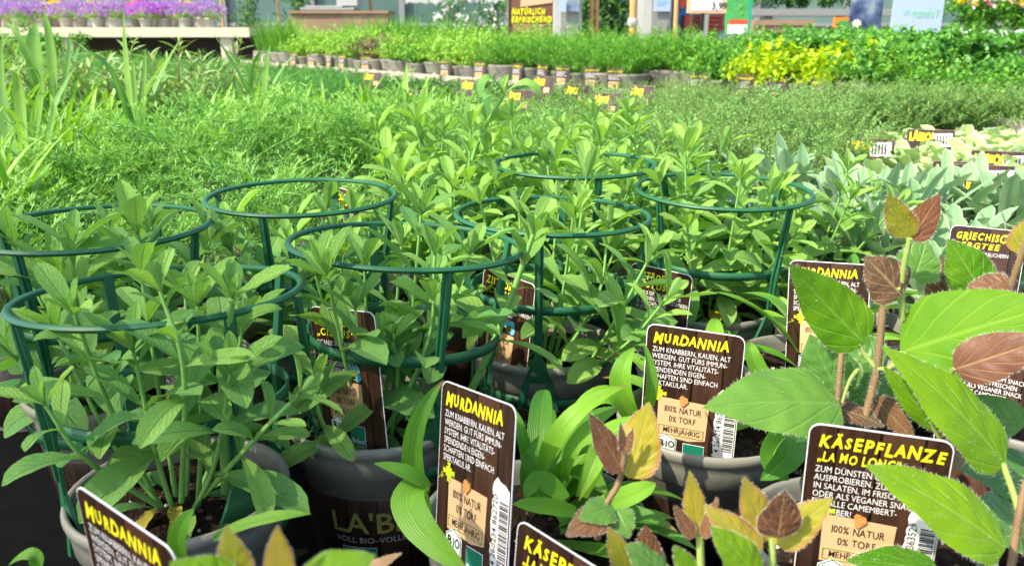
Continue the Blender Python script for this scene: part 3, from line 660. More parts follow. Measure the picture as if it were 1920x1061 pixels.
PROTO = {}
def proto(kind, seeds, name, label, cat, fill, mats, group):
    PROTO[kind] = []
    for s in range(seeds):
        rg = np.random.default_rng(100 * len(PROTO) + s); r = thing(name, label, cat, (0, 0, -50), 0, group)
        mb = MB(); k = 'p'
        mb.lathe([(.047, 0), (.0625, .1), (.0675, .118), (.069, .123), (.066, .126), (.063, .112), (.0, .112)], 20); mb.build('pot', M['pot'] , r)
        mb = MB(); mb.lathe([(.0495, .006), (.0515, .008), (.0606, .0815), (.058, .083)], 20); mb.build('printed_wrap', M['wood_print_pot'], r)
        mb = MB(); a = np.arange(16) * 2 * PI / 16; mb.add(np.stack([.063 * np.cos(a), .063 * np.sin(a), np.full(16, .1135)], -1), [list(range(16))]); mb.build('soil', M['soil'], r)
        mb = MB(); fill(mb, rg); mb.build('foliage', [M[x] for x in mats], r)
        PROTO[kind].append([r, 0])
def put(kind, loc, rz=None, label=None, sc=None):
    P = PROTO[kind]; e = P[int(rng.integers(len(P)))]; rz = rng.uniform(0, 6.28) if rz is None else rz
    sc = (rng.uniform(.75, 1.3) if kind == 'feather' else rng.uniform(.9, 1.1)) if sc is None else sc
    if e[1] == 0: o = e[0]; o.location = tuple(loc); o.rotation_euler = (0, 0, rz); o.scale = (sc,) * 3
    else: o = dup(e[0], loc, rz, sc=sc)
    e[1] += 1
    if label: o['label'] = label
    return o
proto('thyme', 3, 'potted_thyme', 'wiry thyme plant with tiny grey green leaves merging into the thyme bed', 'potted plant', lambda mb, rg: bushmesh(mb, rg, 50, .128, .085, .0072, .0042, 22, br=4, bl=.034, br_per=11, wob=.11, hvar=.35, nW=2, prof=P_CIST), ['thyme', 'twig'], 'thyme plants massed in the bed')
proto('thymelow', 2, 'potted_oregano', 'short light green small leaved herb beside the felted plants', 'potted plant', lambda mb, rg: bushmesh(mb, rg, 40, .075, .08, .0085, .0055, 14, br=2, bl=.022, br_per=8, wob=.12, nW=2, prof=P_CIST), ['thyme', 'twig'], 'short thyme like herbs in front of the thyme bed')
proto('feather', 3, 'potted_chamomile', 'feathery bright green plant with finely cut leaves', 'potted plant', lambda mb, rg: frond_mesh(mb, rg, 80, .12, .075, seg=.012, w=.0012, fl=.065), ['feather'], 'feathery plants behind the rockroses')
def f_tarr(mb, rg):
    for k in range(6):
        a = 2.4 * k; o = np.array([.03 * math.cos(a), .03 * math.sin(a), 0]) * (k > 0); m2 = MB()
        h = rg.uniform(.03, .075); rosette_mesh(m2, rg, 18, rg.uniform(.09, .145), .0118, P_GRASS, (1.45, .45), (.2, .95), rise=h, r0=.004, cup=.4)
        mb.add(m2.v[0] + o + [0, 0, 0], m2.f[0], 0, m2.uv[0], m2.t[0]); mb.tube([o + [0, 0, .112], o + [0, 0, .112 + h]], .0022, 6, 0)
proto('tarr', 3, 'potted_tarragon', 'bright green plant with upright tufts of narrow strap leaves', 'potted plant', f_tarr, ['tarr'], 'narrow leaved tufts in the bed')
def f_tall(mb, rg):
    rosette_mesh(mb, rg, 13, .25, .014, P_GRASS, (1.5, 1.05), (.2, 1.9), nL=14, wave=.03, cup=.35)
proto('tall', 3, 'potted_reed', 'tall plant with broad arching grass like blades', 'potted plant', f_tall, ['tall'], 'tall broad bladed grasses at the far end of the bed')
proto('curry', 2, 'potted_goldenrod', 'tall leafy stems with narrow grey green leaves in whorls', 'potted plant', lambda mb, rg: bushmesh(mb, rg, 7, .22, .06, .055, .008, 34, wob=.06, stemr=.0022, prof=P_GRASS, nL=4, nW=2, droop=.8, up=.9, start=.1), ['curry', 'kstem'], 'tall narrow leaved stems in the bed')
proto('dill', 2, 'potted_dill', 'dense dark green thread leaved herb', 'potted plant', lambda mb, rg: bushmesh(mb, rg, 60, .15, .07, .026, .0011, 26, wob=.06, prof=P_GRASS, nL=2, nW=1, up=1.1), ['dill', 'dill'], 'thread leaved herbs at the far left of the bed')
proto('dark', 2, 'potted_mint', 'low dark green small leaved herb', 'potted plant', lambda mb, rg: bushmesh(mb, rg, 30, .085, .075, .014, .010, 14, br=1, bl=.02, br_per=6, prof=P_OVATE, nL=3, nW=2), ['darkherb', 'darkherb'], 'low dark herbs below the ledge')
proto('savory', 3, 'potted_savory', 'upright bushy green herb on the raised back bench', 'potted plant', lambda mb, rg: bushmesh(mb, rg, 48, .14, .085, .018, .0042, 26, br=1, bl=.03, br_per=9, wob=.07, prof=P_CIST, nL=2, nW=2, up=.9, fall=.75, start=.05), ['midherb', 'midherb'], 'green herbs on the raised bench')
proto('light', 2, 'potted_marjoram', 'pale green leafy herb on the raised back bench', 'potted plant', lambda mb, rg: bushmesh(mb, rg, 40, .135, .085, .017, .011, 15, br=1, bl=.025, br_per=6, prof=P_OVATE, nL=3, nW=2, fall=.75, start=.05), ['lightherb', 'lightherb'], 'pale herbs on the raised bench')
proto('purple', 1, 'potted_purple_sage', 'dusky purple brown herb among the pale herbs of the raised bench', 'potted plant', lambda mb, rg: bushmesh(mb, rg, 30, .11, .075, .017, .009, 14, br=1, bl=.025, br_per=6, prof=P_OVATE, nL=3, nW=2), ['violetstem', 'violetstem'], 'dusky purple herbs on the raised bench')
proto('gold', 2, 'potted_golden_oregano', 'vivid yellow green leafy herb on the raised back bench', 'potted plant', lambda mb, rg: bushmesh(mb, rg, 44, .125, .09, .023, .018, 12, br=1, bl=.025, br_per=6, prof=P_OVATE, nL=3, nW=2, up=.3, fall=.85, start=.05), ['gold', 'gold'], 'golden herbs on the raised bench')
proto('parsley', 2, 'potted_parsley', 'deep green curly parsley like herb at the back of the raised bench', 'potted plant', lambda mb, rg: bushmesh(mb, rg, 38, .13, .09, .020, .017, 9, br=2, bl=.028, br_per=7, prof=P_OVATE, nL=3, nW=2, start=.5), ['parsley', 'parsley'], 'deep green herbs at the back of the raised bench')
proto('lightmid', 2, 'potted_lemon_balm', 'mid green leafy herb with pale tips on the raised bench', 'potted plant', lambda mb, rg: bushmesh(mb, rg, 42, .13, .09, .019, .012, 14, br=1, bl=.025, br_per=6, prof=P_OVATE, nL=3, nW=2, fall=.8, start=.05), ['midherb', 'lightherb'], 'leafy herbs on the raised bench')
def f_chive(mb, rg):
    n = 150; a = rg.uniform(0, 6.28, n); rr = .05 * np.sqrt(rg.uniform(0, 1, n)); e = rg.uniform(1.1, 1.55, n)
    d = np.stack([np.cos(a) * np.cos(e), np.sin(a) * np.cos(e), np.sin(e)], -1)
    leaves(mb, np.stack([rr * np.cos(a), rr * np.sin(a), np.full(n, .114)], -1), d, np.stack([-np.cos(a), -np.sin(a), .2 * np.ones(n)], -1), rg.uniform(.12, .22, n), .003, P_GRASS, 6, 1, rg.uniform(.1, .7, n), 0, 0, 3, rg.uniform(0, 1, n), 0, 1.3, rg)
proto('chive', 2, 'potted_chives', 'tall thin green grass like chives', 'potted plant', f_chive, ['midherb'], 'chives on the benches')
def f_felt(mb, rg):
    for k in range(7):
        a = 2.4 * k; q = math.sqrt(k / 7.); o = np.array([.05 * q * math.cos(a), .05 * q * math.sin(a), 0]); m2 = MB(); h = rg.uniform(.01, .05)
        rosette_mesh(m2, rg, 11, rg.uniform(.07, .10), .025, P_FELT, (1.25, .0), (-.1, .8), rise=h, r0=.005, cup=.5, wave=.03, nL=9, nW=6); mb.add(m2.v[0] + o, m2.f[0], 0, m2.uv[0], m2.t[0])
proto('felt', 3, 'potted_mountain_tea', 'silvery felted plant with upright tongue shaped leaves', 'potted plant', f_felt, ['felt'], 'silvery mountain tea plants')
def f_sage(mb, rg):
    for k in range(6):
        a = 2.4 * k; q = math.sqrt(k / 6.); o = np.array([.05 * q * math.cos(a), .05 * q * math.sin(a), 0]); m2 = MB()
        rosette_mesh(m2, rg, 10, rg.uniform(.06, .09), .036, P_FELT, (1.1, .0), (.2, 1.5), rise=rg.uniform(.0, .03), r0=.008, cup=.7, wave=.09, nL=10, nW=6); mb.add(m2.v[0] + o, m2.f[0], 0, m2.uv[0], m2.t[0])
proto('sage', 3, 'potted_lambs_ear', 'pale woolly plant with broad curling white edged leaves', 'potted plant', f_sage, ['sage'], 'pale woolly plants at the side of the thyme')

# ------------------------------------------------------------------ ground, benches
mb = MB(); mb.add([(-80, -40, 0), (80, -40, 0), (80, 120, 0), (-80, 120, 0)], [(0, 1, 2, 3)])
M['paving'] = plain('concrete_paving', (.22, .21, .19), .85, .2, .25, 1.5, .2, bd=.01)
tag(mb.build('ground', M['paving']), None, None, None, 'structure')
YAW = R(40); UV_ = np.array([math.cos(YAW), math.sin(YAW)]); VV = np.array([-math.sin(YAW), math.cos(YAW)])
def uv2(u, v): return UV_ * u + VV * v
M['bench_top'] = plain('black_bench_mat', (.005, .005, .005), .85, .05, .5, 60, .3)
M['bench_edge'] = plain('cream_bench_edge', (.40, .37, .29), .5, .4, .12, 8)
M['steel'] = plain('galvanised_steel', (.34, .35, .36), .4, .5, .15, 10, metal=.5)
def bench(name, label, corner, rz, w, d, ztop, edge, top, legs=True):
    r = thing(name, label, 'bench', (corner[0], corner[1], 0), rz)
    mb = MB(); mb.box((0, 0, ztop - .03), (w, d, ztop)); mb.build('bench_top', top, r)
    mb = MB(); t = .03
    e0, e1 = edge
    mb.box((-t, -t, e0), (w + t, 0, e1)); mb.box((-t, d, e0), (w + t, d + t, e1)); mb.box((-t, .001, e0 + .002), (0, d - .001, e1 - .002)); mb.box((w, .001, e0 + .002), (w + t, d - .001, e1 - .002)); mb.build('edge_rail', M['bench_edge'], r)
    for x in (.1, w / 2, w - .15):
        for y in (.1, d - .15):
            mb = MB(); mb.box((x, y, 0), (x + .05, y + .05, ztop - .031)); mb.build('leg', M['steel'], r)
    return r
o = uv2(-1.6, -1.2)
bench('sales_bench', 'long low black topped sales bench carrying the rockroses, thyme and herbs', o, YAW, 3.93, 5.9, ZB, (ZB - .10, ZB + .004), M['bench_top'])
# raised back bench: front edge through P1, running along EB
P1 = np.array([.60, 3.0]); EB = np.array([-.619, .785]); EN = np.array([.785, .619]); BA = math.atan2(EN[1], EN[0])
LEDGE = .905; ZB2 = LEDGE - .098
o = P1 - EB * 2.6
bench('raised_bench', 'raised cream edged bench full of bushy potted herbs behind the sales bench', o, BA, 2.3, 6.6, ZB2, (LEDGE - .17, LEDGE), M['bench_edge'])
# ------------------------------------------------------------------ rockrose rows with their ring supports
rc = {}
def zt(a): return (a[0], a[1], ZB)
POTS = dict(fg=(-.216, .486), ctr=(-.105, .600), r5=(.030, .748), r6=(.212, .865), r7=(.345, .985), lft=(-.335, .655), bl=(-.20, .79), b3=(-.07, .915), b4=(.07, .93), b5=(.20, 1.07), c1=(-.12, 1.10), c2=(.02, 1.19), c3=(.15, 1.30))
def top_at(cx, cy, w): 
    d = FW + RT * (cx - 960) / FPX - UPV * (cy - 530.5) / FPX; return EYE + d * (FPX * .181 / w)
H = lambda *p: [at(*q) for q in p]
rockrose(zt(POTS['fg']), 11, 'big leafy rockrose in the front pot, inside the nearest green ring support', 7, .38, 9, .115, .168, (.004, -.005), 1, 2.2, 0., .06, .052, node=.031, extra=[
    (H((425, 930, .49), (418, 720, .475), (435, 560, .455)), dict(r0=.0036, skip=.5, L0=0.0488)), (H((300, 950, .49), (205, 760, .46), (140, 590, .44)), dict(skip=.5, L0=0.0473)), (H((340, 940, .47), (345, 700, .43), (300, 545, .43)), dict(skip=.5, L0=0.0458)),
    (H((380, 930, .47), (500, 800, .44), (560, 740, .44)), dict(skip=.5, L0=0.0369)), (H((300, 950, .47), (160, 860, .43), (85, 760, .42)), dict(skip=.5, L0=0.0428))])
rockrose(zt(POTS['ctr']), 12, 'rockrose in the middle pot of the front row, bush filling the second ring support', 8, .3, 12, .115, .172, (.015, .0), 1, .10, .0, .065, .052, node=.030, extra=[
    (H((730, 850, .58), (745, 700, .57), (735, 640, .56)), dict(skip=.42, L0=.04686)), (H((700, 850, .57), (800, 650, .56), (815, 480, .57)), dict(skip=.42, L0=.05225)), (H((640, 860, .56), (600, 780, .53), (590, 722, .53)), dict(skip=.42, L0=.04048))])
rockrose(zt(POTS['r5']), 13, 'sunlit rockrose in the tan pot with one tall thick stem leaning right', 7, .35, 12, .115, .175, (.01, 0.01), 1, 3.3, .3, .062, .053, node=.030, extra=[
    (H((870, 760, .62), (935, 620, .62), (1000, 440, .62)), dict(r0=.0036, L0=.05951, tb=.25, skip=.35)), (H((1100, 690, .70), (1160, 590, .68), (1220, 480, .68)), dict(tb=.38)), (H((1040, 690, .72), (1120, 560, .70), (1140, 430, .72)), dict(tb=.38)), (H((1100, 700, .69), (1180, 640, .66), (1250, 560, .65)), dict(tb=.38))])
rockrose(zt(POTS['r6']), 14, 'sunlit rockrose under the ring support beside the silvery plants', 11, .25, 14, .12, .18, (.0, 0), 0, 0., .38, .075, .054)
rockrose(zt(POTS['r7']), 15, 'rockrose at the end of the front row touching the silvery mountain tea', 9, .25, 14, .09, .15, (.02, -.01), 0, 0., .38, .075, .045)
rockrose(zt(POTS['lft']), 16, 'rockrose in the ring support cut off by the photo edge, one upright leaf tuft', 9, .25, 14, .10, .155, (0, 0), 0, 0., -.05, .08, .056, extra=[
    (H((300, 640, .62), (275, 520, .62), (258, 440, .62)), dict(r0=.003, L0=.07)), (H((150, 640, .62), (140, 540, .60), (135, 470, .60)), dict(skip=.42, L0=.06))])
rockrose(zt(POTS['bl']), 17, 'rockrose inside the ring support that has a plant label standing behind it', 9, .25, 14, .10, .155, (0, 0), 0, 0., 0, .075, .055)
rockrose(zt(POTS['b3']), 18, 'tall rockrose behind the middle ring with broad sunlit leaves', 9, .25, 14, .14, .215, (0, 0), 0, 0., .32, .07, .057)
rockrose(zt(POTS['b4']), 19, 'tallest rockrose, one long bare stem topped by a drooping leaf pair', 8, .25, 14, .12, .18, (0, 0), 0, 0., .32, .07, .057, extra=[
    (H((870, 380, .96), (895, 270, .95), (944, 180, .94)), dict(tuft=False, r0=.0032, L0=.06127, skip=.72, node=.05))])
rockrose(zt(POTS['b5']), 20, 'rockrose near the thyme with the farthest ring support in front of it', 9, .25, 14, .13, .195, (0, 0), 0, 0., .38, .08, .056)
tl = [o for o in bpy.data.objects if o.get('label', '').startswith('tallest rockrose')][0]; L0 = np.array(zt(POTS['b4']))
for p0, p1, p2, w, hint, t in (((945, 178, .94), (915, 148, .93), (899, 186, .93), 26, (-.3, -.5, 1), .5), ((947, 178, .94), (985, 158, .93), (1017, 187, .93), 30, (.3, -.5, 1), .8), ((946, 178, .94), (944, 160, .94), (953, 140, .94), 13, (-.5, -1, .2), .9), ((940, 185, .94), (915, 178, .92), (905, 192, .92), 18, (0, -.5, 1), .4)):
    a, b, c = at(*p0), at(*p1), at(*p2); mb = MB(); ribbon(mb, a - L0, 2 * b - (a + c) / 2 - L0, c - L0, w * .97 / FPX, P_CIST, hint, 14, 6, .3, .04, 3, t, seed=int(w)); mb.build('leaf', [M['cist']], tl)
for i, k in enumerate(('c1', 'c2', 'c3')):
    rockrose(zt(POTS[k]), 21 + i, ['rockrose bush of the last row next to the feathery plants', 'rockrose bush in the middle of the last row', 'rockrose bush at the thyme end of the last row'][i], 8, .25, 14, .12, .20, (0, 0), 0, 0., .32, .075, .055, low=False)
SUP = make_support('')
for k, (cx, cy, w), rz, lb in (('fg', (304, 550, 524), .27, 'nearest dark green plastic ring support, standing on the front rockrose pot'), ('lft', (178, 425, 424), -.72, 'green ring support cut off by the left photo edge'),
        ('ctr', (762, 458, 445), -.10, 'second green ring support, around the middle rockrose of the front row'), ('bl', (567, 368, 358), -.71, 'green ring support with a plant label showing inside its far side'),
        ('r5', (1036, 402, 372), -.72, 'green ring support standing on the sunlit tan pot with the splayed foot in front'), ('r6', (1355, 357, 332), .02, 'green ring support beside the silvery mountain tea plants'), ('b4', (1078, 308, 308), -.34, 'smallest looking, farthest green ring support in front of the thyme')):
    place_support(SUP, POTS[k], top_at(cx, cy, w), lb, rz)
if 'used' in SUP: del SUP['used']

# ------------------------------------------------------------------ labels
MB_ = ['ZUM KNABBERN, KAUEN, ALT', 'WERDEN. GUT FÜRS IMMUN-', 'SYSTEM. IHRE VITALITÄTS-', 'SPENDENDEN EIGEN-', 'SCHAFTEN SIND EINFACH', 'SPEKTAKULÄR.']
KB_ = ['ZUM DÜNSTEN UND', 'AUSPROBIEREN. ZUM SNACK', 'IN SALATEN, IM FRISCHEN', 'ODER ALS VEGANER SNACK', 'FÜR ALLE CAMEMBERT-', 'LIEBHABER!']
ZB_ = ['INCANUS SSP. TAURICUS FÜR', 'GÖTTLICHEN TEE. ZUM STÄRKEN', 'UND VERSCHÖNERN', 'VOM STAUDENBEET', 'DER DAUERHAFTE']
make_label('M1', EYE + .9 * (np.array((-.0439, .4931, .9077)) - EYE), -52.1, -8.8, -6.3, 'MURDANNIA', None, MB_, 'brown plant label with yellow MURDANNIA title and full barcode, beside the arching strap leaves', '4 260234 862720')
make_label('M2', at(1214, 605, .558), -22, 0, 1, 'MURDANNIA', None, MB_, 'brown MURDANNIA label with yellow title standing upright in a tan pot, sunlit upper corner', '4 260234 862720')
make_label('K2', EYE + .9 * (np.array((.170, .4374, .9052)) - EYE), -19.3, 5, -.2, 'KÄSEPFLANZE', '„LA MO LONG“', KB_, 'brown KÄSEPFLANZE label half covered by a big bright green leaf', '4 260234 863529', title_w=.066)
make_label('M3', at(1480, 487, .72), -30, -4, -4, 'MURDANNIA', None, MB_, 'brown MURDANNIA label partly hidden behind an upright pale green leaf', None)
make_label('K1', at(972, 970, .345), -46, -3, 2.5, 'KÄSEPFLANZE', '„LA MO LONG“', KB_, 'brown KÄSEPFLANZE label cut off by the bottom photo edge', '4 260234 863529', title_w=.066)
make_label('M0', EYE + .9 * (np.array((-.1919, .3288, .9292)) - EYE), -36.6, 4, 3, 'MURDANNIA', None, MB_, 'tilted blurred MURDANNIA label in front of the nearest rockrose pot', None)
make_label('Z1', at(580, 573, .590), -36, -3, -7, 'ZISTROSE', '„CISTUS“', ZB_, 'dark ZISTROSE label with bee picture in the middle rockrose pot', None, True, .042)
make_label('Zb', (-.2135, .947, .9512), -43, -6, .9, 'ZISTROSE', '„CISTUS“', ZB_, 'small brown ZISTROSE label rising inside the ring support at the back', None, True, .042)
make_label('Z5', (-.0257, .7525, .9085), -46, -5.4, 2.3, 'ZISTROSE', '„CISTUS“', ZB_, 'ZISTROSE label behind the thick leaning stem of the tan pot', None, True, .042)
make_label('Z6', (.118, .80, .900), -40, -5, 1.3, 'ZISTROSE', '„CISTUS“', ZB_, 'ZISTROSE label hidden deep among the sunlit rockrose leaves', None, True, .042)
make_label('Z3', (-.265, .60, .900), -48, -4, 1.3, 'ZISTROSE', '„CISTUS“', ZB_, 'ZISTROSE label seen through the nearest ring support', None, True, .042)
make_label('B1', at(1784, 421, .82), -20, -8, 1.5, 'GRIECHISCHER', 'BERGTEE', ['ZUM TRINKEN, RÄUCHERN', 'UND GENIESSEN'], 'dark GRIECHISCHER BERGTEE label in front of the silvery felted plants', None, False, .067)
make_label('K3', (.3644, .6528, .8819), -37.7, -8, .6, 'KÄSEPFLANZE', '„LA MO LONG“', KB_, 'KÄSEPFLANZE label at the photo edge behind the red veined leaf', None, title_w=.066)

# ------------------------------------------------------------------ strap leaved plants
def murd(loc, seed, label, n=22, heroes=(), L=.085, az=None):
    rg = np.random.default_rng(seed); r = thing('potted_murdannia', label, 'potted plant', loc)
    std_pot(r, rg.uniform(0, 6), 1, seed, 40)
    for i in range(n):
        a = 2.399 * i + rg.uniform(-.3, .3) if az is None else az[0] + (az[1] - az[0]) * rg.uniform(); q = (i + .5) / n; e = 1.35 - 1.0 * q; Lx = L * rg.uniform(.7, 1.15); w = rg.uniform(.015, .022)
        b = np.array([.016 * math.cos(a), .016 * math.sin(a), .112 + .035 * (1 - q)]); o = np.array([math.cos(a), math.sin(a), 0])
        p1 = b + o * Lx * .55 * math.cos(e) + [0, 0, Lx * .55 * math.sin(e)]; p2 = p1 + o * Lx * .5 + [0, 0, Lx * rg.uniform(-.35, .15)]
        mb = MB(); ribbon(mb, b, p1, p2, w, P_STRAP, np.array([0, 0, 1.]) - o * .5 * math.sin(e), 12, 4, .35, .03, 1.5, rg.uniform(.05, .95), seed=seed + i); mb.build('leaf', M['murd'], r)
    for k, (p0, p1, p2, wpx, hint, t) in enumerate(heroes):
        a, b, c = at(*p0), at(*p1), at(*p2); mb = MB(); ww = wpx * np.linalg.norm(b - EYE) / FPX; b2 = 2 * b - (a + c) / 2
        ribbon(mb, a - np.array(loc), b2 - np.array(loc), c - np.array(loc), ww, P_STRAP, hint, 18, 6, .3, .03, 1.5, t, seed=k); mb.build('leaf', M['murd'], r)
    return r
CF = (0, -1, .45)
murd(zt((.014, .452)), 31, 'strap leaved plant whose long glossy blades hang in front of the dark pot', 20, [
    ((800, 960, .400), (772, 830, .400), (832, 712, .41), 44, (.5, -1, .3), .35), ((792, 905, .39), (778, 965, .37), (884, 1078, .345), 74, (-.4, -1, .6), .45), ((805, 915, .39), (765, 888, .385), (700, 868, .385), 32, (0, -.6, 1), .4),
    ((1000, 900, .43), (985, 830, .42), (962, 762, .43), 30, (-.5, -1, .3), .25), ((1010, 930, .43), (1060, 800, .42), (1180, 720, .44), 46, (-.3, -.5, 1), .95),
    ((1060, 900, .42), (1090, 820, .42), (1170, 760, .44), 34, (-.3, -.6, 1), .8), ((1090, 930, .41), (1120, 850, .40), (1085, 940, .385), 46, (.2, -1, .6), .9),
    ((1000, 940, .42), (985, 880, .41), (1012, 815, .42), 26, (.3, -1, .3), .3), ((1030, 930, .41), (1000, 880, .41), (975, 850, .41), 34, CF, .3), ((1060, 935, .40), (1010, 900, .40), (985, 940, .39), 40, CF, .35), ((1080, 960, .40), (1020, 950, .39), (960, 945, .38), 36, (0, -.8, 1), .3), ((1100, 960, .40), (1180, 930, .39), (1230, 905, .39), 44, (0, -.8, 1), .7)], az=(-1.0, 1.5))
murd(zt((.150, .588)), 32, 'strap leaved plant in the tan pot of the upright label', 14, [
    ((1200, 800, .50), (1165, 720, .49), (1190, 650, .50), 46, (-.5, -1, .3), .75), ((1190, 800, .49), (1120, 745, .48), (1040, 860, .47), 44, (-.3, -.7, 1), .95), ((1200, 790, .5), (1220, 720, .5), (1205, 640, .51), 30, (.6, -1, .3), .6),
    ((1500, 800, .50), (1450, 850, .47), (1480, 900, .46), 60, CF, .1), ((1510, 790, .50), (1480, 850, .46), (1425, 900, .45), 54, CF, .05), ((1500, 810, .5), (1530, 850, .47), (1500, 900, .46), 40, CF, .1), ((1480, 790, .52), (1420, 690, .52), (1410, 640, .53), 36, CF, .5)], az=(-.4, 2.6))
murd(zt((.27, .70)), 33, 'strap leaved plant between the two upright labels, mostly hidden by broad leaves', 12)
murd(zt((.335, .80)), 34, 'strap leaved plant with the label partly hidden by a pale leaf', 12, L=.10)
murd(zt((-.165, .315)), 35, 'strap leaved plant of the tilted label, two short blades visible', 0, [
    ((345, 1050, .33), (335, 1000, .325), (365, 952, .325), 36, CF, .45), ((400, 1010, .33), (490, 975, .33), (585, 963, .33), 28, (0, -.4, 1), .7), ((70, 1080, .33), (60, 1040, .33), (15, 1060, .33), 24, (0, -.4, 1), .4)])

# ------------------------------------------------------------------ hairy broad leaved plants
def kplant(loc, label, lv, stems, seed=0, pot=True, hs=1.):
    r = thing('potted_cheese_plant', label, 'potted plant', loc); L0 = np.array(loc)
    if pot: std_pot(r, 1.3 + seed, 1, seed, 90)
    for k, (b, t, wpx, mat, hint, arch, tint) in enumerate(lv):
        p0, p2 = at(*b), at(*t); ln = np.linalg.norm(p2 - p0); hn = nrm(np.array(hint, float)); mid = (p0 + p2) / 2; w = wpx * np.linalg.norm(mid - EYE) / FPX
        mb = MB(); big = wpx > 60; ribbon(mb, p0 - L0, mid + hn * ln * arch - L0, p2 - L0, w, P_OVATE, hn, 24 if big else 16, 10 if big else 6, .12, .03, 2.3, tint, curl=-.15, hair=(.0021 * hs, 130 if big else 70), seed=seed * 40 + k)
        mb.build('leaf', [M[mat], M['hair']], r)
    for k, (pts, r0, r1, n, g) in enumerate(stems):
        mb = MB(); hair_stem(mb, np.array([at(*p) for p in pts]) - L0, r0, r1, .0026 * hs, n, seed=seed * 10 + k); mb.build('stem', [M['kstemg' if g else 'kstem'], M['hair']], r)
    return r
F_ = (0, -1, .35); UPF = (0, -.55, 1); UPL = (-.5, -.5, 1)
kplant(zt((.207, .430)), 'tall hairy stemmed plant with big light green leaves around the upright KÄSEPFLANZE label', [
    ((1622, 644, .465), (1478, 494, .455), 106, 'kgreen', (-.4, -1, .6), -.10, .45), ((1688, 660, .465), (1990, 570, .43), 158, 'kgreen', (-.25, -.9, .8), .08, .35),
    ((1885, 872, .40), (1652, 648, .415), 118, 'kgreen', (.25, -.8, .75), .10, .8), ((1766, 805, .425), (1655, 684, .43), 52, 'kgreen', (-.8, -.7, .3), .05, .7),
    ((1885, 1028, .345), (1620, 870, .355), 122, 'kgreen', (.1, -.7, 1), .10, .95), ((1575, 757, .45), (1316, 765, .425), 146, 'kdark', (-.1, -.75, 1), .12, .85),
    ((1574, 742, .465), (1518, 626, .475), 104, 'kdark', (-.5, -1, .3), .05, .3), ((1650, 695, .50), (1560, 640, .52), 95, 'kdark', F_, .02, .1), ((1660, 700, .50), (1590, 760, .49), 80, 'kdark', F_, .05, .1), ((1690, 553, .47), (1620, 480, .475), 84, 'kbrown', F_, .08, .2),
    ((1702, 447, .47), (1665, 362, .465), 50, 'kyel', (-.7, -1, .1), -.06, .1), ((1707, 449, .47), (1763, 362, .46), 52, 'kred', (-.7, -1, .2), -.06, .7), ((1712, 525, .49), (1738, 448, .50), 82, 'kdark', F_, .02, .8),
    ((1570, 765, .46), (1660, 800, .455), 46, 'kbrown', (0, -.5, 1), .1, .3), ((1640, 745, .475), (1720, 830, .46), 40, 'kbrown', (-.5, -1, .5), .05, .5), ((1765, 1075, .355), (1585, 1050, .35), 74, 'kgreen', (0, -.5, 1), .1, .1)],
    [([(1610, 830, .455), (1633, 740, .462), (1645, 690, .462), (1656, 575, .465)], .0024, .0021, 420, 0), ([(1570, 760, .455), (1578, 662, .46)], .0018, .0017, 160, 0), ([(1645, 692, .462), (1622, 665, .465), (1608, 640, .466)], .0015, .0013, 130, 1), ([(1645, 692, .46), (1670, 688, .46), (1690, 660, .463)], .0013, .0012, 80, 1),
     ([(1578, 755, .455), (1592, 715, .46), (1610, 690, .465)], .0012, .0012, 120, 1), ([(1692, 600, .475), (1692, 520, .472), (1706, 447, .468)], .0018, .0015, 220, 1), ([(1700, 585, .475), (1685, 560, .473), (1685, 540, .47)], .0012, .0011, 60, 1),
     ([(1763, 840, .425), (1770, 790, .425), (1768, 750, .43)], .0018, .0015, 130, 0), ([(1765, 830, .425), (1745, 790, .425)], .0011, .001, 50, 1), ([(1880, 868, .40), (1902, 930, .39), (1920, 1000, .38), (1935, 1070, .375)], .0017, .0017, 260, 1), ([(1895, 1070, .37), (1910, 970, .375), (1925, 900, .38)], .0022, .002, 150, 0)], 1)
kplant(zt((.405, .60)), 'hairy plant with dark red brown leaves at the photo edge', [
    ((1840, 548, .50), (1776, 448, .51), 84, 'kgreen', F_, .06, .25), ((1900, 560, .47), (1812, 535, .475), 78, 'kbrown', (0, -.8, .8), .12, .6), ((1780, 575, .51), (1768, 482, .515), 78, 'kbrown', F_, .04, .3), ((1788, 692, .43), (1975, 632, .41), 78, 'kred', (.1, -.9, .7), .08, .35),
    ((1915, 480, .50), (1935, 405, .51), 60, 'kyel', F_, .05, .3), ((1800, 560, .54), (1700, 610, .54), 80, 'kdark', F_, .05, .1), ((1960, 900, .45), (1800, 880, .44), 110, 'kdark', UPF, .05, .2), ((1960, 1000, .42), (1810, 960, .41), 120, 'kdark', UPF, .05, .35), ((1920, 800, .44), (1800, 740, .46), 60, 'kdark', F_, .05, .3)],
    [([(1940, 420, .49), (1915, 480, .495), (1890, 560, .5), (1870, 680, .52)], .0022, .002, 260, 0), ([(1790, 690, .43), (1770, 720, .44)], .0012, .0012, 50, 1)], 2)
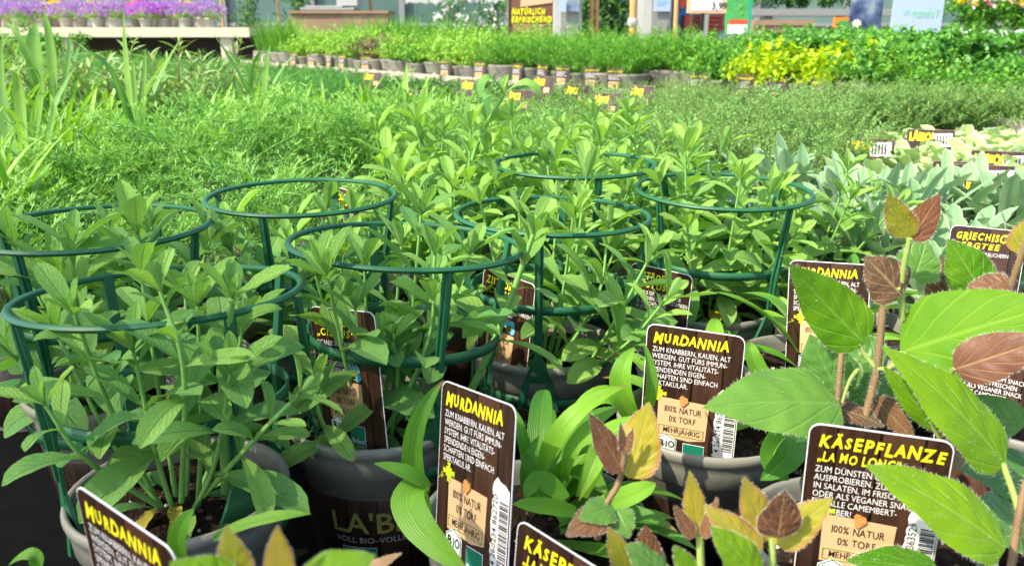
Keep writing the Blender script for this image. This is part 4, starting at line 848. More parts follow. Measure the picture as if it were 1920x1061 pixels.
kplant(zt((.085, .315)), 'plant with one yellow and one pinkish young leaf on a grey hairy stem', [
    ((1168, 885, .345), (1104, 773, .345), 54, 'kred', (.6, -1, .2), -.05, .9), ((1178, 895, .35), (1218, 752, .355), 92, 'kyel', (-.6, -1, .2), -.08, .5), ((1172, 850, .345), (1188, 800, .345), 18, 'kred', (-.5, -1, 0), 0., .6), ((1170, 850, .345), (1163, 790, .345), 18, 'kred', (.5, -1, 0), 0., .6),
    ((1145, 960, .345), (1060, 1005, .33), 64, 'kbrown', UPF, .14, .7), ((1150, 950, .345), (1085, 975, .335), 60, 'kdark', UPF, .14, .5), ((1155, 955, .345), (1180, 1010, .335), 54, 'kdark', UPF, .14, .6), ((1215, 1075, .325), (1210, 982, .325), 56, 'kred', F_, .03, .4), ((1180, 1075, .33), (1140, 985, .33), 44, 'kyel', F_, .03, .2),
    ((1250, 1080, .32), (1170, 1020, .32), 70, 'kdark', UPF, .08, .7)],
    [([(1120, 1010, .345), (1135, 950, .346), (1160, 905, .347), (1172, 850, .346)], .0016, .0013, 200, 0)], 3, hs=.5)
kplant(zt((.135, .215)), 'young plant with fiery red centre leaf between yellow leaves', [
    ((1442, 1012, .30), (1393, 892, .305), 66, 'kyel', (.3, -1, .3), -.05, .7), ((1452, 1018, .295), (1562, 932, .29), 66, 'kyel', (-.5, -.9, .5), -.06, .1), ((1458, 1008, .288), (1472, 918, .285), 78, 'kred', (0, -1, .5), -.05, 0.), ((1425, 1045, .29), (1318, 945, .295), 66, 'kyel', (.3, -.9, .6), .06, .5), ((1425, 1085, .285), (1330, 985, .285), 74, 'kgreen', (.3, -.9, .6), .05, .9)],
    [([(1440, 1110, .295), (1448, 1060, .295), (1448, 1010, .297)], .0016, .0014, 60, 1)], 4, pot=False, hs=.42)
kplant(zt((.085, .225)), 'young plant with narrow brownish upright leaves near the bottom edge', [
    ((1312, 1010, .315), (1293, 880, .32), 46, 'kyel', F_, -.05, .6), ((1318, 1008, .31), (1346, 930, .312), 24, 'kred', (-.6, -1, .1), -.03, .8), ((1302, 1008, .31), (1262, 945, .312), 28, 'kred', (.6, -1, .1), -.03, .8), ((1300, 1080, .30), (1262, 1020, .30), 36, 'kgreen', F_, 0, .5)],
    [([(1312, 1110, .31), (1314, 1060, .312), (1312, 1005, .314)], .0018, .0016, 60, 1)], 5, pot=False, hs=.42)
kplant(zt((-.045, .19)), 'blurred yellow green plant tips closest to the camera', [
    ((430, 1130, .20), (318, 1052, .205), 110, 'kgreen', UPF, .1, .9), ((452, 1110, .21), (424, 982, .21), 66, 'kyel', F_, 0, 0.), ((525, 1100, .20), (520, 984, .20), 54, 'kyel', F_, 0, .9), ((560, 1120, .20), (705, 1040, .205), 104, 'kgreen', UPF, .14, .7), ((500, 1120, .19), (400, 1080, .19), 60, 'kyel', UPF, .1, .4), ((640, 1110, .3), (755, 1035, .31), 34, 'dry', UPF, .2, .5)], [], 6, pot=False, hs=.3)

# ------------------------------------------------------------------ the beds
def inframe(p, h=.2, mx=90):
    a = proj((p[0], p[1], p[2])); b = proj((p[0], p[1], p[2] + h)); return p[1] > .25 and -mx < a[0] < 1920 + mx and b[1] < 1061 + mx and a[1] > -50
taken = [np.array(q) for q in POTS.values()] + [np.array(q) for q in ((.014, .452), (.150, .588), (.27, .70), (.335, .80), (-.165, .315), (.225, .455), (.405, .60), (.085, .315))]
SPOT = [('felt', 1330, 360), ('felt', 1480, 350), ('felt', 1600, 380), ('felt', 1690, 400), ('felt', 1800, 380), ('felt', 1910, 395), ('felt', 1560, 445), ('felt', 1640, 455), ('felt', 1400, 430), ('felt', 1890, 470), ('felt', 1745, 470)]
put('felt', (.485, .875, ZB), sc=.92, label='silvery mountain tea right behind the GRIECHISCHER BERGTEE label'); taken.append(np.array((.485, .875)))
for k, px, py in SPOT:
    q = onz(px, py, ZB + .16); P3 = (q[0], q[1], ZB); put(k, P3, sc=1.12 if k == 'sage' else 1.0); taken.append(q[:2])
def zone(u, v):
    if v < .60: return None if u < 1.1 else ('thyme' if u > 1.5 else 'thymelow')
    if u > 1.02 + .25 * max(0, v - .9): 
        if v < .70: return 'thymelow' if u < 1.5 else 'thyme'
        if v < 1.75: return 'thyme'
    if v < .80: return None
    if v < 1.10: return 'feather' if (u < .12 or v > .95) else None
    if v < 1.52: return 'feather' if .36 < u < 1.3 else ['tarr', 'tarr', 'curry', 'feather'][int(rng.integers(4))]
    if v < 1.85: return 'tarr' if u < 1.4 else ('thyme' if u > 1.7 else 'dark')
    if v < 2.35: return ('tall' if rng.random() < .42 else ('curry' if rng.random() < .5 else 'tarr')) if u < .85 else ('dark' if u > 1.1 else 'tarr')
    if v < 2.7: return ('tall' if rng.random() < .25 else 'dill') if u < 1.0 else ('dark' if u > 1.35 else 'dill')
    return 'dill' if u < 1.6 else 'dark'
for iu in range(-8, 19):
    for iv in range(-2, 36):
        u, v = .02 + iu * .137, .30 + iv * .137 ; p = uv2(u, v) + rng.normal(0, .008, 2); P3 = (p[0], p[1], ZB)
        if u > 2.29 or not inframe(P3): continue
        if min(np.linalg.norm(p - q) for q in taken) < .125: continue
        k = zone(u, v); tx, ty = proj((p[0], p[1], ZB + .2))
        if k in ('thyme', 'thymelow') and tx > 1630 and 226 < ty + (tx - 1630) * .06 < 350: k = 'sage'
        if k in ('tarr', 'curry') and u < .4: put(k, P3, sc=rng.uniform(1.0, 1.25))
        elif k: put(k, P3, sc=rng.uniform(1.0, 1.15) if k == 'thyme' and u > 1.6 and v < 1.2 else None)
for px in range(1610, 1990, 42):
    for z, py in ((.945, 188),):
        q = onz(px, py, z); put('thyme', (q[0], q[1], ZB), sc=1.08)
# a few tall blades and leafy stems that stick out of the bed
for px, py, Y, k in ((40, 420, 1.15, 'tall'), (240, 330, 1.35, 'tall'), (20, 330, 1.5, 'tall'), (120, 330, 1.45, 'curry'), (235, 320, 1.5, 'curry'), (340, 300, 1.6, 'curry'), (130, 250, 1.9, 'tall'), (470, 260, 1.9, 'tall')):
    q = onz(px, py, ZB + .11); put(k, (q[0], q[1], ZB), sc=1.12)

def blades(label, loc, lst):
    r = thing('potted_reed', label, 'potted plant', loc); std_pot(r, 0, 0, 5, 10); L0 = np.array(loc)
    for k, (p0, p1, p2, wpx, hint, t) in enumerate(lst):
        a, b, c = at(*p0), at(*p1), at(*p2); b = 2 * b - (a + c) / 2; mb = MB(); ribbon(mb, a - L0, b - L0, c - L0, wpx * np.linalg.norm(c - EYE) / FPX, P_GRASS, hint, 18, 4, .3, .03, 1.5, t, seed=k); mb.build('leaf', M['tall'], r)
    return r
q = onz(255, 300, ZB + .11)
blades('tall reed like plant with one long upright blade reaching over the flower table', (q[0], q[1], ZB), [((262, 300, 1.38), (242, 150, 1.38), (232, 16, 1.38), 17, (-.6, -1, .2), .7), ((266, 300, 1.38), (270, 180, 1.38), (273, 92, 1.38), 10, F_, .6), ((258, 290, 1.36), (280, 170, 1.33), (336, 149, 1.3), 15, (-.2, -.5, 1), .2), ((258, 290, 1.36), (205, 130, 1.33), (130, 112, 1.3), 13, (.2, -.5, 1), .15), ((256, 290, 1.37), (232, 190, 1.35), (196, 142, 1.35), 15, (.3, -.6, 1), .1), ((262, 300, 1.38), (252, 160, 1.4), (250, 112, 1.4), 9, F_, .4)])
q = onz(60, 330, ZB + .11)
blades('reed like plant with yellow green blades bent over near the photo edge', (q[0], q[1], ZB), [((48, 330, 1.2), (38, 180, 1.2), (24, 132, 1.18), 20, F_, .95), ((50, 330, 1.2), (80, 165, 1.2), (40, 134, 1.17), 13, (-.5, -1, .3), .5), ((60, 330, 1.2), (20, 215, 1.15), (-40, 225, 1.1), 14, (0, -.5, 1), 1.), ((55, 330, 1.2), (92, 250, 1.2), (100, 185, 1.2), 14, F_, .6), ((45, 330, 1.22), (8, 200, 1.25), (5, 60, 1.25), 20, F_, .3), ((60, 330, 1.2), (40, 268, 1.15), (90, 272, 1.1), 13, (0, -.5, 1), .95)])
q = onz(100, 250, ZB + .11)
blades('plant with one very broad ribbed upright leaf among the tall blades', (q[0], q[1], ZB), [((86, 260, 1.65), (66, 110, 1.65), (72, 42, 1.65), 30, F_, .35), ((100, 260, 1.65), (98, 110, 1.65), (80, 16, 1.65), 18, F_, .55), ((95, 260, 1.65), (60, 120, 1.6), (10, 40, 1.6), 14, F_, .3), ((100, 260, 1.65), (125, 140, 1.65), (130, 60, 1.65), 12, F_, .2)])
q = onz(500, 250, ZB + .11)
blades('plant with a dark folded blade in front of the cream ledge', (q[0], q[1], ZB), [((497, 260, 1.75), (498, 150, 1.75), (508, 84, 1.75), 15, (-.5, -1, .2), .45), ((490, 260, 1.75), (470, 150, 1.75), (500, 86, 1.73), 9, (.5, -1, .2), .2), ((495, 260, 1.75), (460, 160, 1.75), (395, 58, 1.75), 7, (.5, -1, .2), .1), ((500, 260, 1.75), (450, 180, 1.75), (440, 140, 1.75), 12, (.5, -1, .2), .3)])
# ------------------------------------------------------------------ small labels of the beds and the raised bench
M['card_edge'] = plain('label_edge', (.22, .17, .14), .5, .3)
def far_label(loc, yaw, lean, kind, label, group, w=.075, h=.11, wide=False, patch=True):
    r = thing('plant_label', label, 'plant label', loc, R(yaw), group); r.rotation_euler = (R(lean), 0, R(yaw))
    mb = MB(); mb.poly([(x, z) for x, z in rrect(-w / 2, 0, w / 2, h, .005, top_only=True)], -.0004, .0004, 0); mb.poly([(x, z) for x, z in rrect(-w / 2 + .001, 0, w / 2 - .001, h - .001, .0045, top_only=True)], -.0007, -.0003, 1); mb.poly([(-.009, 0), (-.003, -.045), (.003, -.045), (.009, 0)], -.0004, .0004, 1); mb.build('card', [M['card_edge'], M['wood_print']], r)
    mb = MB()
    if wide: put_text(mb, "LÄBiO!", -w / 2 + .005, h - .026, .026, -.0010, 0, width=w * .5, bold=.05, shear=.1)
    else:
        x = -w / 2 + .006; rg = np.random.default_rng(int(abs(loc[0]) * 1000))
        for row in (0,):
            pts = [(x + i * .0042, -.0010, h - .017 + (i % 2) * .009 + rg.normal(0, .001)) for i in range(14)]; mb.tube(pts, .0019, 4)
    mb.build('title', M['txt_yellow'], r)
    mb = MB()
    if wide and not patch:
        mb.box((w * .08, -.0012, h * .15), (w * .34, -.001, h * .42)); mb.build('paper_note', [M['paper']], r)
    elif wide:
        mb.poly([(w * .02, h * .2), (w * .44, h * .25), (w * .44, h * .85), (w * .05, h * .8)], -.001, -.0008, 0)
        for i in range(5): mb.box((w * .06 + i * .006, -.0013, h * .3), (w * .06 + i * .006 + .003, -.0011, h * .75), 1)
        mb.build('barcode_patch', [M['lab_white'], M['txt_black']], r)
    else:
        mb.poly([(-w * .36, h * .1), (w * .22, h * .1), (w * .22, h * .44), (-w * .36, h * .45)], -.001, -.0008, 0); 
        for i in range(3): mb.box((-w * .3, -.0012, h * (.36 - i * .08)), (w * (.12 + .05 * (i % 2)), -.0011, h * (.385 - i * .08)), 1)
        for i in range(4): mb.box((-w * .40, -.0012, h * (.72 - i * .06)), (w * (.3 - .06 * (i % 3)), -.0011, h * (.735 - i * .06)), 2)
        mb.build('paper_note', [M['paper'], M['txt_black'], M['txt_white']], r)
    return r
WIDE = (((1757, 300, 1.38), -12, 'LABIO label lying in front of the woolly leaves, partly covered by its neighbour'), ((1795, 306, 1.34), -12, 'LABIO label overlapping its neighbour beside the woolly plants'), ((1800, 337, 1.20), -14, 'lowest LABIO label, nearly hidden by silvery leaves'), ((1586, 256, 1.7), -25, 'LABIO label sloping out of the thyme in front of the woolly plants'), ((1706, 240, 1.82), -10, 'LABIO label peeking over the woolly leaves near the thyme'),
        ((1830, 280, 1.5), -22, 'LABIO label edge buried under a curling woolly leaf'))
for (px, py, Y), roll, lb in WIDE:
    q = at(px, py, Y); r = far_label((q[0] + .05, q[1], q[2] - .05), -18, -30, 0, lb, None, .096, .05, True)
for px, py, Y in ((765, 160, 2.1), (880, 142, 2.5), (1015, 135, 2.45), (1080, 150, 2.3), (1200, 152, 2.25), (695, 130, 3.2), (1135, 165, 2.1), (970, 160, 2.2)):
    q = at(px, py, Y); far_label((q[0], q[1], q[2] - .066), -20 + rng.uniform(-25, 15), -16, 0, 'small brown and yellow label among the dark low herbs', 'labels among the dark low herbs', .075, .055, True, False)
# raised bench
def kindB(s, row):
    if s > 2.9: return 'chive' if row == 0 and s > 3.3 or row > 1 and rng.random() < .4 else 'light'
    if s > 1.9: return 'purple' if (row < 2 and 2.2 < s < 2.5) else ('light' if row != 3 else 'chive')
    if s > 1.3: return 'light' if row > 1 or rng.random() < .4 else 'lightmid'
    if s > .16: return 'savory'
    if s > -.10: return 'lightmid' if row < 3 else 'parsley'
    if s > -.62: return ('gold' if rng.random() < .93 else 'lightmid') if row < 2 else 'parsley'
    if s > -1.15: return 'lightmid' if row < 2 else 'parsley'
    return 'savory' if row != 1 else 'dill'
for i in range(0, 45):
    for row in range(6):
        s = 3.85 - i * .145; q = P1 + EB * s + EN * (.09 + row * .16) + rng.normal(0, .018, 2); P3 = (q[0], q[1], ZB2)
        if not inframe(P3, .2, 60) or rng.random() < .07: continue
        kb = kindB(s, row); put(kb, P3, sc=rng.uniform(1.04, 1.2) if kb == 'gold' else rng.uniform(.86, .98) if s < -.66 else rng.uniform(1.1, 1.3))
        if row == 0 and s > -1.0 and rng.random() < .5:
            q = q - EN * .092 - EB * .01; far_label((q[0], q[1], ZB2 + .080), math.degrees(BA) - 90 + rng.uniform(-18, 24) + 20, -8, 0, 'label with yellow writing and beige note in the front row of the raised bench', 'labels along the raised bench', .064, .088)
        if row == 2 and rng.random() < .14: far_label((q[0], q[1], ZB2 + .12), -25, -8, 0, 'yellow topped label sticking up between herbs of the raised bench', 'labels deep in the raised bench', .07, .095)
# ------------------------------------------------------------------ background
def pbox(mb, px0, px1, py0, py1, Y, dep, m=0, zb=None):
    a, b = at(px0, py1, Y), at(px1, py0, Y); mb.box((a[0], Y, a[2] if zb is None else zb), (b[0], Y + dep, b[2]), m)
M['wood'] = plain('pale_stake_wood', (.46, .27, .11), .7, .3, .25, 14, .2)
M['planter'] = plain('planter_wood', (.26, .17, .11), .75, .3, .3, 6, .3)
M['cream'] = plain('cream_metal', (.50, .46, .34), .45, .4, .06, 5)
M['darkbrown'] = plain('dark_underside', (.035, .03, .026), .7, .2, .3, 3)
M['whiteplastic'] = plain('white_plastic', (.36, .38, .37), .4, .4, .06, 6)
M['greymetal'] = plain('grey_metal', (.20, .21, .205), .45, .5, .08, 6)
M['brownboard'] = plain('brown_board', (.15, .060, .035), .5, .4, .12, 8)
M['peach'] = plain('peach_paper', (.62, .36, .22), .6, .3, .05, 10)
M['posterwhite'] = plain('poster_paper', (.30, .38, .52), .5, .3, .06, 3)
M['bluebox'] = plain('blue_plastic', (.01, .13, .30), .4, .5, .1, 8)
M['redplastic'] = plain('orange_red_plastic', (.55, .07, .02), .4, .5)
M['darkred'] = plain('dark_red_crate', (.10, .018, .014), .5, .4, .2, 9)
M['postgreen'] = plain('green_poster', (.05, .30, .08), .5, .4, .5, 14)
M['teal'] = plain('teal_frame', (.01, .28, .18), .4, .4)
M['orange'] = plain('orange_frame', (.70, .20, .02), .45, .4)
M['white_pot'] = plain('white_pot_plastic', (.42, .41, .36), .4, .4, .06, 10)
def glass_wall():
    k = NT('greenhouse_pane'); n = k.noise(.35, 4, .6, k.coord()); k.l(k.ramp(n, [(.3, (.045, .10, .088)), (.5, (.08, .15, .135)), (.7, (.13, .21, .19))]), k.b.inputs['Base Color']); k.b.inputs['Roughness'].default_value = .22; k.b.inputs['Specular IOR Level'].default_value = .5; return k.m
M['ghpane'] = glass_wall()
# greenhouse behind everything
g = thing('greenhouse', 'long grey green glazed greenhouse wall closing off the sales yard', 'greenhouse', (0, 15.5, 0))
mb = MB(); mb.box((-16, 0, .3), (16, .04, 4.2)); mb.build('glazed_wall', M['ghpane'], g)
mb = MB(); mb.box((-16, -.06, 0), (16, .1, .298)); mb.build('plinth', M['paving'], g)
for z in (1.15, 2.3, 3.4): mb = MB(); mb.box((-16, -.06, z), (16, -.001, z + .06)); mb.build('transom', M['greymetal'], g)
mb = MB(); mb.add([(-16, -.5, 4.1), (16, -.5, 4.1), (16, 5, 6.2), (-16, 5, 6.2), (-16, -.5, 4.205), (16, -.5, 4.205), (16, 5, 6.3), (-16, 5, 6.3)], [(0, 3, 2, 1), (4, 5, 6, 7), (0, 1, 5, 4), (1, 2, 6, 5), (2, 3, 7, 6), (3, 0, 4, 7)], smooth=False); mb.build('roof', M['ghpane'], g)
for x in np.arange(-15.9, 16, 1.55):
    mb = MB(); mb.box((x, -.10, .30), (x + .07, -.002, 4.09)); mb.build('mullion', M['greymetal'], g)
# white awning strip in front of the greenhouse
aw = thing('awning', 'white sunlit awning hanging above the hedge behind the herb bench', 'awning', (0, 12.5, 0)); a, b = at(760, 9, 12.5), at(952, -70, 12.5)
mb = MB(); n = 26; xs = np.linspace(a[0], b[0], n); zz = a[2] + .03 * np.abs(np.sin(np.arange(n) * 1.3)); v = []
for x, z in zip(xs, zz): v += [(x, 0, z), (x, 0, z + .16), (x, .9, b[2] + .3), (x, .88, b[2] + .27)]
f = []
for i in range(n - 1):
    for j in range(3): f.append((4 * i + j, 4 * i + 4 + j, 4 * i + 5 + j, 4 * i + 1 + j))
mb.add(v, f); mb.build('awning_cloth', M['whiteplastic'], aw)
mb = MB(); mb.box((a[0], .0, b[2] + .31), (b[0], 1.2, b[2] + .36)); mb.build('awning_rail', M['greymetal'], aw)
for nm, px, w, Y in (('awning_post', 755, 10, 12.6), ('awning_post', 835, 11, 12.3), ('awning_post', 951, 8, 12.4)):
    t = thing('yard_post', {755: 'slim grey post at the end of the white awning', 835: 'grey post in the middle of the white awning', 951: 'grey post behind the brown sign'}[px], 'post', at(px, 53, Y) * [1, 1, 0]); q = w * Y / FPX / 2
    mb = MB(); mb.box((-q, -q, 0), (q, q, 3.1)); mb.build('shaft', M['greymetal'], t); mb = MB(); mb.box((-.09, -.09, 0.0), (.09, .09, .012)); mb.build('foot_plate', M['greymetal'], t)
# leafy shrubs and hedges
def shrub(name, label, cat, px, Y, wid, h, z0, mat, n=900, lf=.05, flowers=None, dep=None, group=None, col=False, trunk=True):
    rg = np.random.default_rng(int(px) + 3); c = at(px, 53, Y); r = thing(name, label, cat, (c[0], c[1], z0), 0, group); dep = dep or wid
    mb = MB(); cl = rg.uniform(-1, 1, (max(10, int(n / 40)), 3)) * [wid / 2, dep / 2, h / 2] * .85 + [0, 0, h * .55]
    p = cl[rg.integers(0, len(cl), n)] + rg.normal(0, 1, (n, 3)) * [wid * .10, dep * .10, h * .09]; p[:, 2] = np.clip(p[:, 2], .02, h)
    if col: 
        p[:, :2] *= (1.15 - .5 * (p[:, 2:] / h))
    d = rg.normal(0, 1, (n, 3)) + [0, 0, .4]; leaves(mb, p, d, rg.normal(0, .5, (n, 3)) + [0, 0, 1.], lf * rg.uniform(.6, 1.3, n), lf * .5, P_OVATE, 3, 2, .5, .3, 0, 3, rg.uniform(0, 1, n), 0, 1., rg); mb.build('crown', M[mat], r)
    if trunk: mb = MB(); mb.tube([(0, 0, -z0 + .001 if z0 > .3 else 0), (.01, 0, h * .3), (0, .01, h * .8)], [.022, .018, .006], 7); mb.build('trunk', M['bark'], r)
    if flowers:
        for fm, k, sz in flowers:
            mb = MB(); p = np.stack([rg.uniform(-.5, .5, k) * wid, rg.uniform(-.5, .2, k) * dep, h * rg.uniform(.75, 1.02, k)], -1)
            for s in range(4): leaves(mb, p + rg.normal(0, sz * .15, (k, 3)), rg.normal(0, 1, (k, 3)) + [0, -.3, .3], rg.normal(0, 1, (k, 3)), sz, sz * .8, P_OVATE, 2, 2, .5, .2, 0, 3, rg.uniform(0, 1, k), 0, 1., rg)
            mb.build('blossom', M[fm], r)
    return r
shrub('hedge_plant', 'dark green hedge behind the herb bench with small white blossoms', 'hedge', 890, 11.0, 1.05, 1.42, 0, 'hedge', 3000, .07, [('petalw', 60, .05)], .6)
for px, w, h in ((1100, 1.0, 2.4), (1135, 1.2, 2.6), (1178, 1.1, 2.3)): shrub('bush', {1100: 'dark bush behind the pair of pale stakes', 1135: 'dark bush between the wooden stakes', 1178: 'dark bush behind the orange brown stake'}[px], 'bush', px, 12.2, w, h, 0, 'hedge', 2600, .09)
shrub('conifer', 'dense dark green column shaped conifer right of the flower table', 'conifer', 466, 9.0, .30, 1.75, 0, 'hedge', 1800, .045, col=False)
shrub('bush', 'dark rounded shrub behind the white trays on the planter', 'bush', 565, 11.3, .5, 1.65, 0, 'hedge', 1800, .06)
shrub('bush', 'small leafy shrub at the photo corner beside the flower pots', 'bush', 12, 7.6, .4, 1.2, 0, 'midherb', 900, .05)
# stakes
for px, py0, w, Y, lb in ((1108, -40, 9, 6.2, 'pale wooden stake, left one of the close pair'), (1118, -40, 8, 6.2, 'pale wooden stake, right one of the close pair'), (1186, -40, 15, 5.6, 'thick orange brown wooden stake with a tie'), (1266, -40, 9, 5.9, 'wooden stake beside the grey locker'), (419, -40, 5, 9.5, 'thin wooden stake behind the flower table end'), (524, -8, 6, 9.2, 'orange brown stake between the conifer and the planter'), (697, -40, 7, 10.4, 'brown stake behind the wooden planter')):
    c = at(px, 53, Y); q = w * Y / FPX / 2; t = thing('wooden_stake', lb, 'stake', (c[0], c[1], 0), .2); mb = MB(); z = at(px, py0, Y)[2]
    mb.tube([(0, 0, 0), (.006, 0, .8), (0, .003, z)], [q, q * .96, q * .9], 8); mb.build('pole', M['wood'], t)
    if w == 15: mb = MB(); mb.lathe([(q * .97, 1.13), (q * 1.25, 1.14), (q * 1.25, 1.17), (q * .97, 1.18)], 12); mb.build('tie', M['whiteplastic'], t)
# planter with trays
pl = thing('wooden_planter', 'long weathered wooden planter box behind the raised bench', 'planter', (0, 10, 0)); mb = MB(); pbox(mb, 546, 726, 26, 60, 10, .6, zb=.35)
for v in mb.v: v[:, 1] -= 10
mb.build('box', M['planter'], pl); mb = MB()
for px in (556, 712):
    a = at(px, 60, 10); mb2 = MB(); mb2.box((a[0], .1, 0), (a[0] + .07, .5, .349)); mb2.build('leg', M['planter'], pl)
a = at(546, 26, 10); b = at(726, 26, 10); mb = MB(); mb.box((a[0] - .02, -.03, a[2] + .001), (b[0] + .02, .62, a[2] + .03)); mb.build('rim_board', M['planter'], pl)
tr = thing('tray_stack', 'stack of white plastic trays and crates on the wooden planter', 'trays', (0, 10, 0)); mb = MB()
for px0, px1, py0, py1 in ((566, 662, 16, 24.2), (576, 640, 12, 15.8), (632, 668, -30, 11.6)):
    a, b = at(px0, py1, 10.1), at(px1, py0, 10.1); mb = MB(); mb.box((a[0], .08, a[2]), (b[0], .5, b[2])); mb.box((a[0] - .015, .065, b[2] - .012), (b[0] + .015, .515, b[2] + .004)); mb.build('tray', M['whiteplastic'], tr)
# flower table
ft = thing('flower_table', 'cream edged table carrying the row of purple flower pots', 'table', (0, 8, 0)); a, b = at(168, 77, 8), at(466, 52, 8)
mb = MB(); mb.box((a[0] - 2.2, 0, b[2] - .07), (b[0], 1.1, b[2])); mb.build('table_top', M['cream'], ft); ztab = b[2]
mb = MB(); mb.box((a[0] - 2.2, -.02, b[2] - .085), (b[0] + .01, -.001, b[2] - .012)); mb.build('edge_rail', M['cream'], ft)
mb = MB(); mb.box((a[0] - 2.0, .75, .25), (b[0] - .05, .8, b[2] - .071)); mb.build('dark_underside_sheet', M['darkbrown'], ft)  # dark sheet added to stand for the dark underside below the table
for px in (-150, 120, 420):
    c = at(px, 60, 8); mb = MB(); mb.box((c[0] - .05, .02, 0), (c[0] + .05, .12, b[2] - .071)); mb.build('leg', M['cream'], ft)
def f_aster(mat):
    def fn(mb, rg):
        bushmesh(mb, rg, 40, .10, .12, .022, .012, 12, prof=P_OVATE, nL=2, nW=2, z0=.065, fall=.9)
        k = 300; a = rg.uniform(0, 6.28, k); q = np.sqrt(rg.uniform(0, 1, k)); p = np.stack([.15 * q * np.cos(a), .15 * q * np.sin(a), .195 - .09 * q ** 2 + rg.normal(0, .014, k)], -1)
        for s in range(4): leaves(mb, p, rg.normal(0, 1, (k, 3)) + [0, 0, .5], rg.normal(0, .6, (k, 3)) + [0, 0, 1.], .016, .012, P_OVATE, 2, 2, .4, .2, 0, 3, rg.uniform(0, 1, k), 2, 1., rg)
    return fn
def flowerpot(kind, mat, lb, grp, leaf='lightherb'):
    r = thing('flower_pot', lb, 'flower pot', (0, 0, -50), 0, grp); mb = MB(); mb.lathe([(.045, 0), (.056, .06), (.062, .062), (.062, .075), (.056, .075), (.054, .07), (0, .07)], 20); mb.build('pot', M['white_pot'], r)
    mb = MB(); f_aster(mat)(mb, np.random.default_rng(len(PROTO))); mb.build('flowers', [M[leaf], M[leaf], M[mat]], r); PROTO[kind] = [[r, 0]]
flowerpot('lil', 'petal', 'white pot of pale lilac flowers on the flower table', 'lilac flower pots on the flower table'); flowerpot('mag', 'petal2', 'white pot of magenta purple flowers on the flower table', 'magenta flower pots on the flower table')
flowerpot('yel', 'petaly', 'pot of yellow orange flowers in the back row of the flower table', 'yellow flower pots on the flower table'); flowerpot('pnk', 'petalp', 'single pot of bright pink flowers in the back row of the flower table', None)
for px, py, Y, k in ((-10, 47, 8.3, 'lil'), (35, 47, 8.25, 'lil'), (80, 47, 8.3, 'lil'), (125, 47, 8.2, 'lil'), (185, 47, 8.15, 'lil'), (222, 47, 8.15, 'lil'), (275, 47, 8.12, 'mag'), (310, 47, 8.2, 'mag'), (348, 47, 8.12, 'lil'), (395, 47, 8.12, 'lil'), (60, 45, 8.6, 'lil'), (105, 40, 8.75, 'yel'), (150, 40, 8.6, 'lil'), (185, 40, 8.8, 'yel'), (215, 40, 8.6, 'lil'), (258, 40, 8.85, 'pnk'), (285, 40, 8.6, 'lil'), (352, 40, 8.8, 'yel'), (322, 40, 8.6, 'lil'), (15, 40, 8.65, 'lil'), (380, 40, 8.55, 'lil')):
    c = at(px, py, Y); put(k, (c[0], c[1], ztab + .001), sc=1.08 if Y < 8.4 else 1.2)
for px, Y in ((40, 7.4), (85, 7.3), (125, 7.4), (15, 7.0)):
    shrub('bush', 'leafy green shrub in front of the flower table', 'bush', px, Y, .32, .36, .70, 'midherb', 700, .04, group='leafy shrubs in front of the flower table', trunk=False)
# brown sign
def board(name, label, cat, px0, px1, py0, py1, Y, mat, extra=None, post=True, frame=None, dep=.03):
    a, b = at(px0, py1, Y), at(px1, py0, Y); r = thing(name, label, cat, (a[0], Y, 0)); w = b[0] - a[0]
    mb = MB(); mb.box((0, 0, a[2]), (w, dep, b[2])); mb.build('panel', M[mat], r)
    if post:
        for x in ((.06, w - .06) if w > .3 else (w / 2,)):
            mb = MB(); mb.box((x - .015, .004, 0), (x + .015, dep - .004, a[2] - .001)); mb.build('post', M['greymetal'], r)
    k = w / (px1 - px0); X = lambda px: (px - px0) * k; Z = lambda py: b[2] - (py - py0) * k * (b[2] - a[2]) / ((py1 - py0) * k)
    if extra: extra(r, X, Z)
    return r
def ex_sign(r, X, Z):
    mb = MB(); put_text(mb, 'NATÜRLICH', X(960), Z(27), Z(14) - Z(29.5), -.004, 0, width=X(1024) - X(960), hand=1., bold=.05, shear=.2); mb.build('lettering', M['txt_yellow'], r); mb = MB(); put_text(mb, 'ERFRISCHEND', X(959), Z(41.5), Z(28) - Z(43.5), -.004, 0, width=X(1036) - X(959), hand=1., bold=.05, shear=.2); mb.build('lettering', M['txt_yellow'], r)
    mb = MB(); mb.poly([(X(978), Z(-30)), (X(976), Z(13)), (X(1036), Z(5)), (X(1036), Z(-30))][::1], -.006, -.001); mb.build('paper_note', M['peach'], r)
    mb = MB()
    for i in range(5): mb.box((X(962), -.003, Z(47.5 + i * 3)), (X(1028 - 6 * (i % 2)), -.001, Z(46.2 + i * 3)))
    mb.build('description', M['paper'], r)
    mb = MB(); mb.box((X(951), -.01, Z(75)), (X(953.5), .04, Z(-60))); mb.build('frame', M['greymetal'], r)
board('herb_sign', 'brown herb sign with yellow lettering standing behind the savory plants', 'sign', 953.6, 1038, -60, 75, 4.9, 'brownboard', ex_sign)
def cabinet(name, label, px0, px1, py0, Y, dep, mats, doors):
    a, b = at(px0, 60, Y), at(px1, py0, Y); r = thing(name, label, 'cabinet', (a[0], Y, 0)); w = b[0] - a[0]; mb = MB(); mb.box((0, 0, .02), (w, dep, b[2])); mb.build('body', M[mats[0]], r)
    k = w / (px1 - px0)
    for p0, p1 in doors: mb = MB(); mb.box(((p0 - px0) * k, -.012, .06), ((p1 - px0) * k, -.001, b[2] - .04)); mb.build('door', M[mats[1]], r)
    mb = MB(); mb.box((w * .82, -.03, 1.02), (w * .86, -.013, 1.14)); mb.build('handle', M['steel'], r); return r
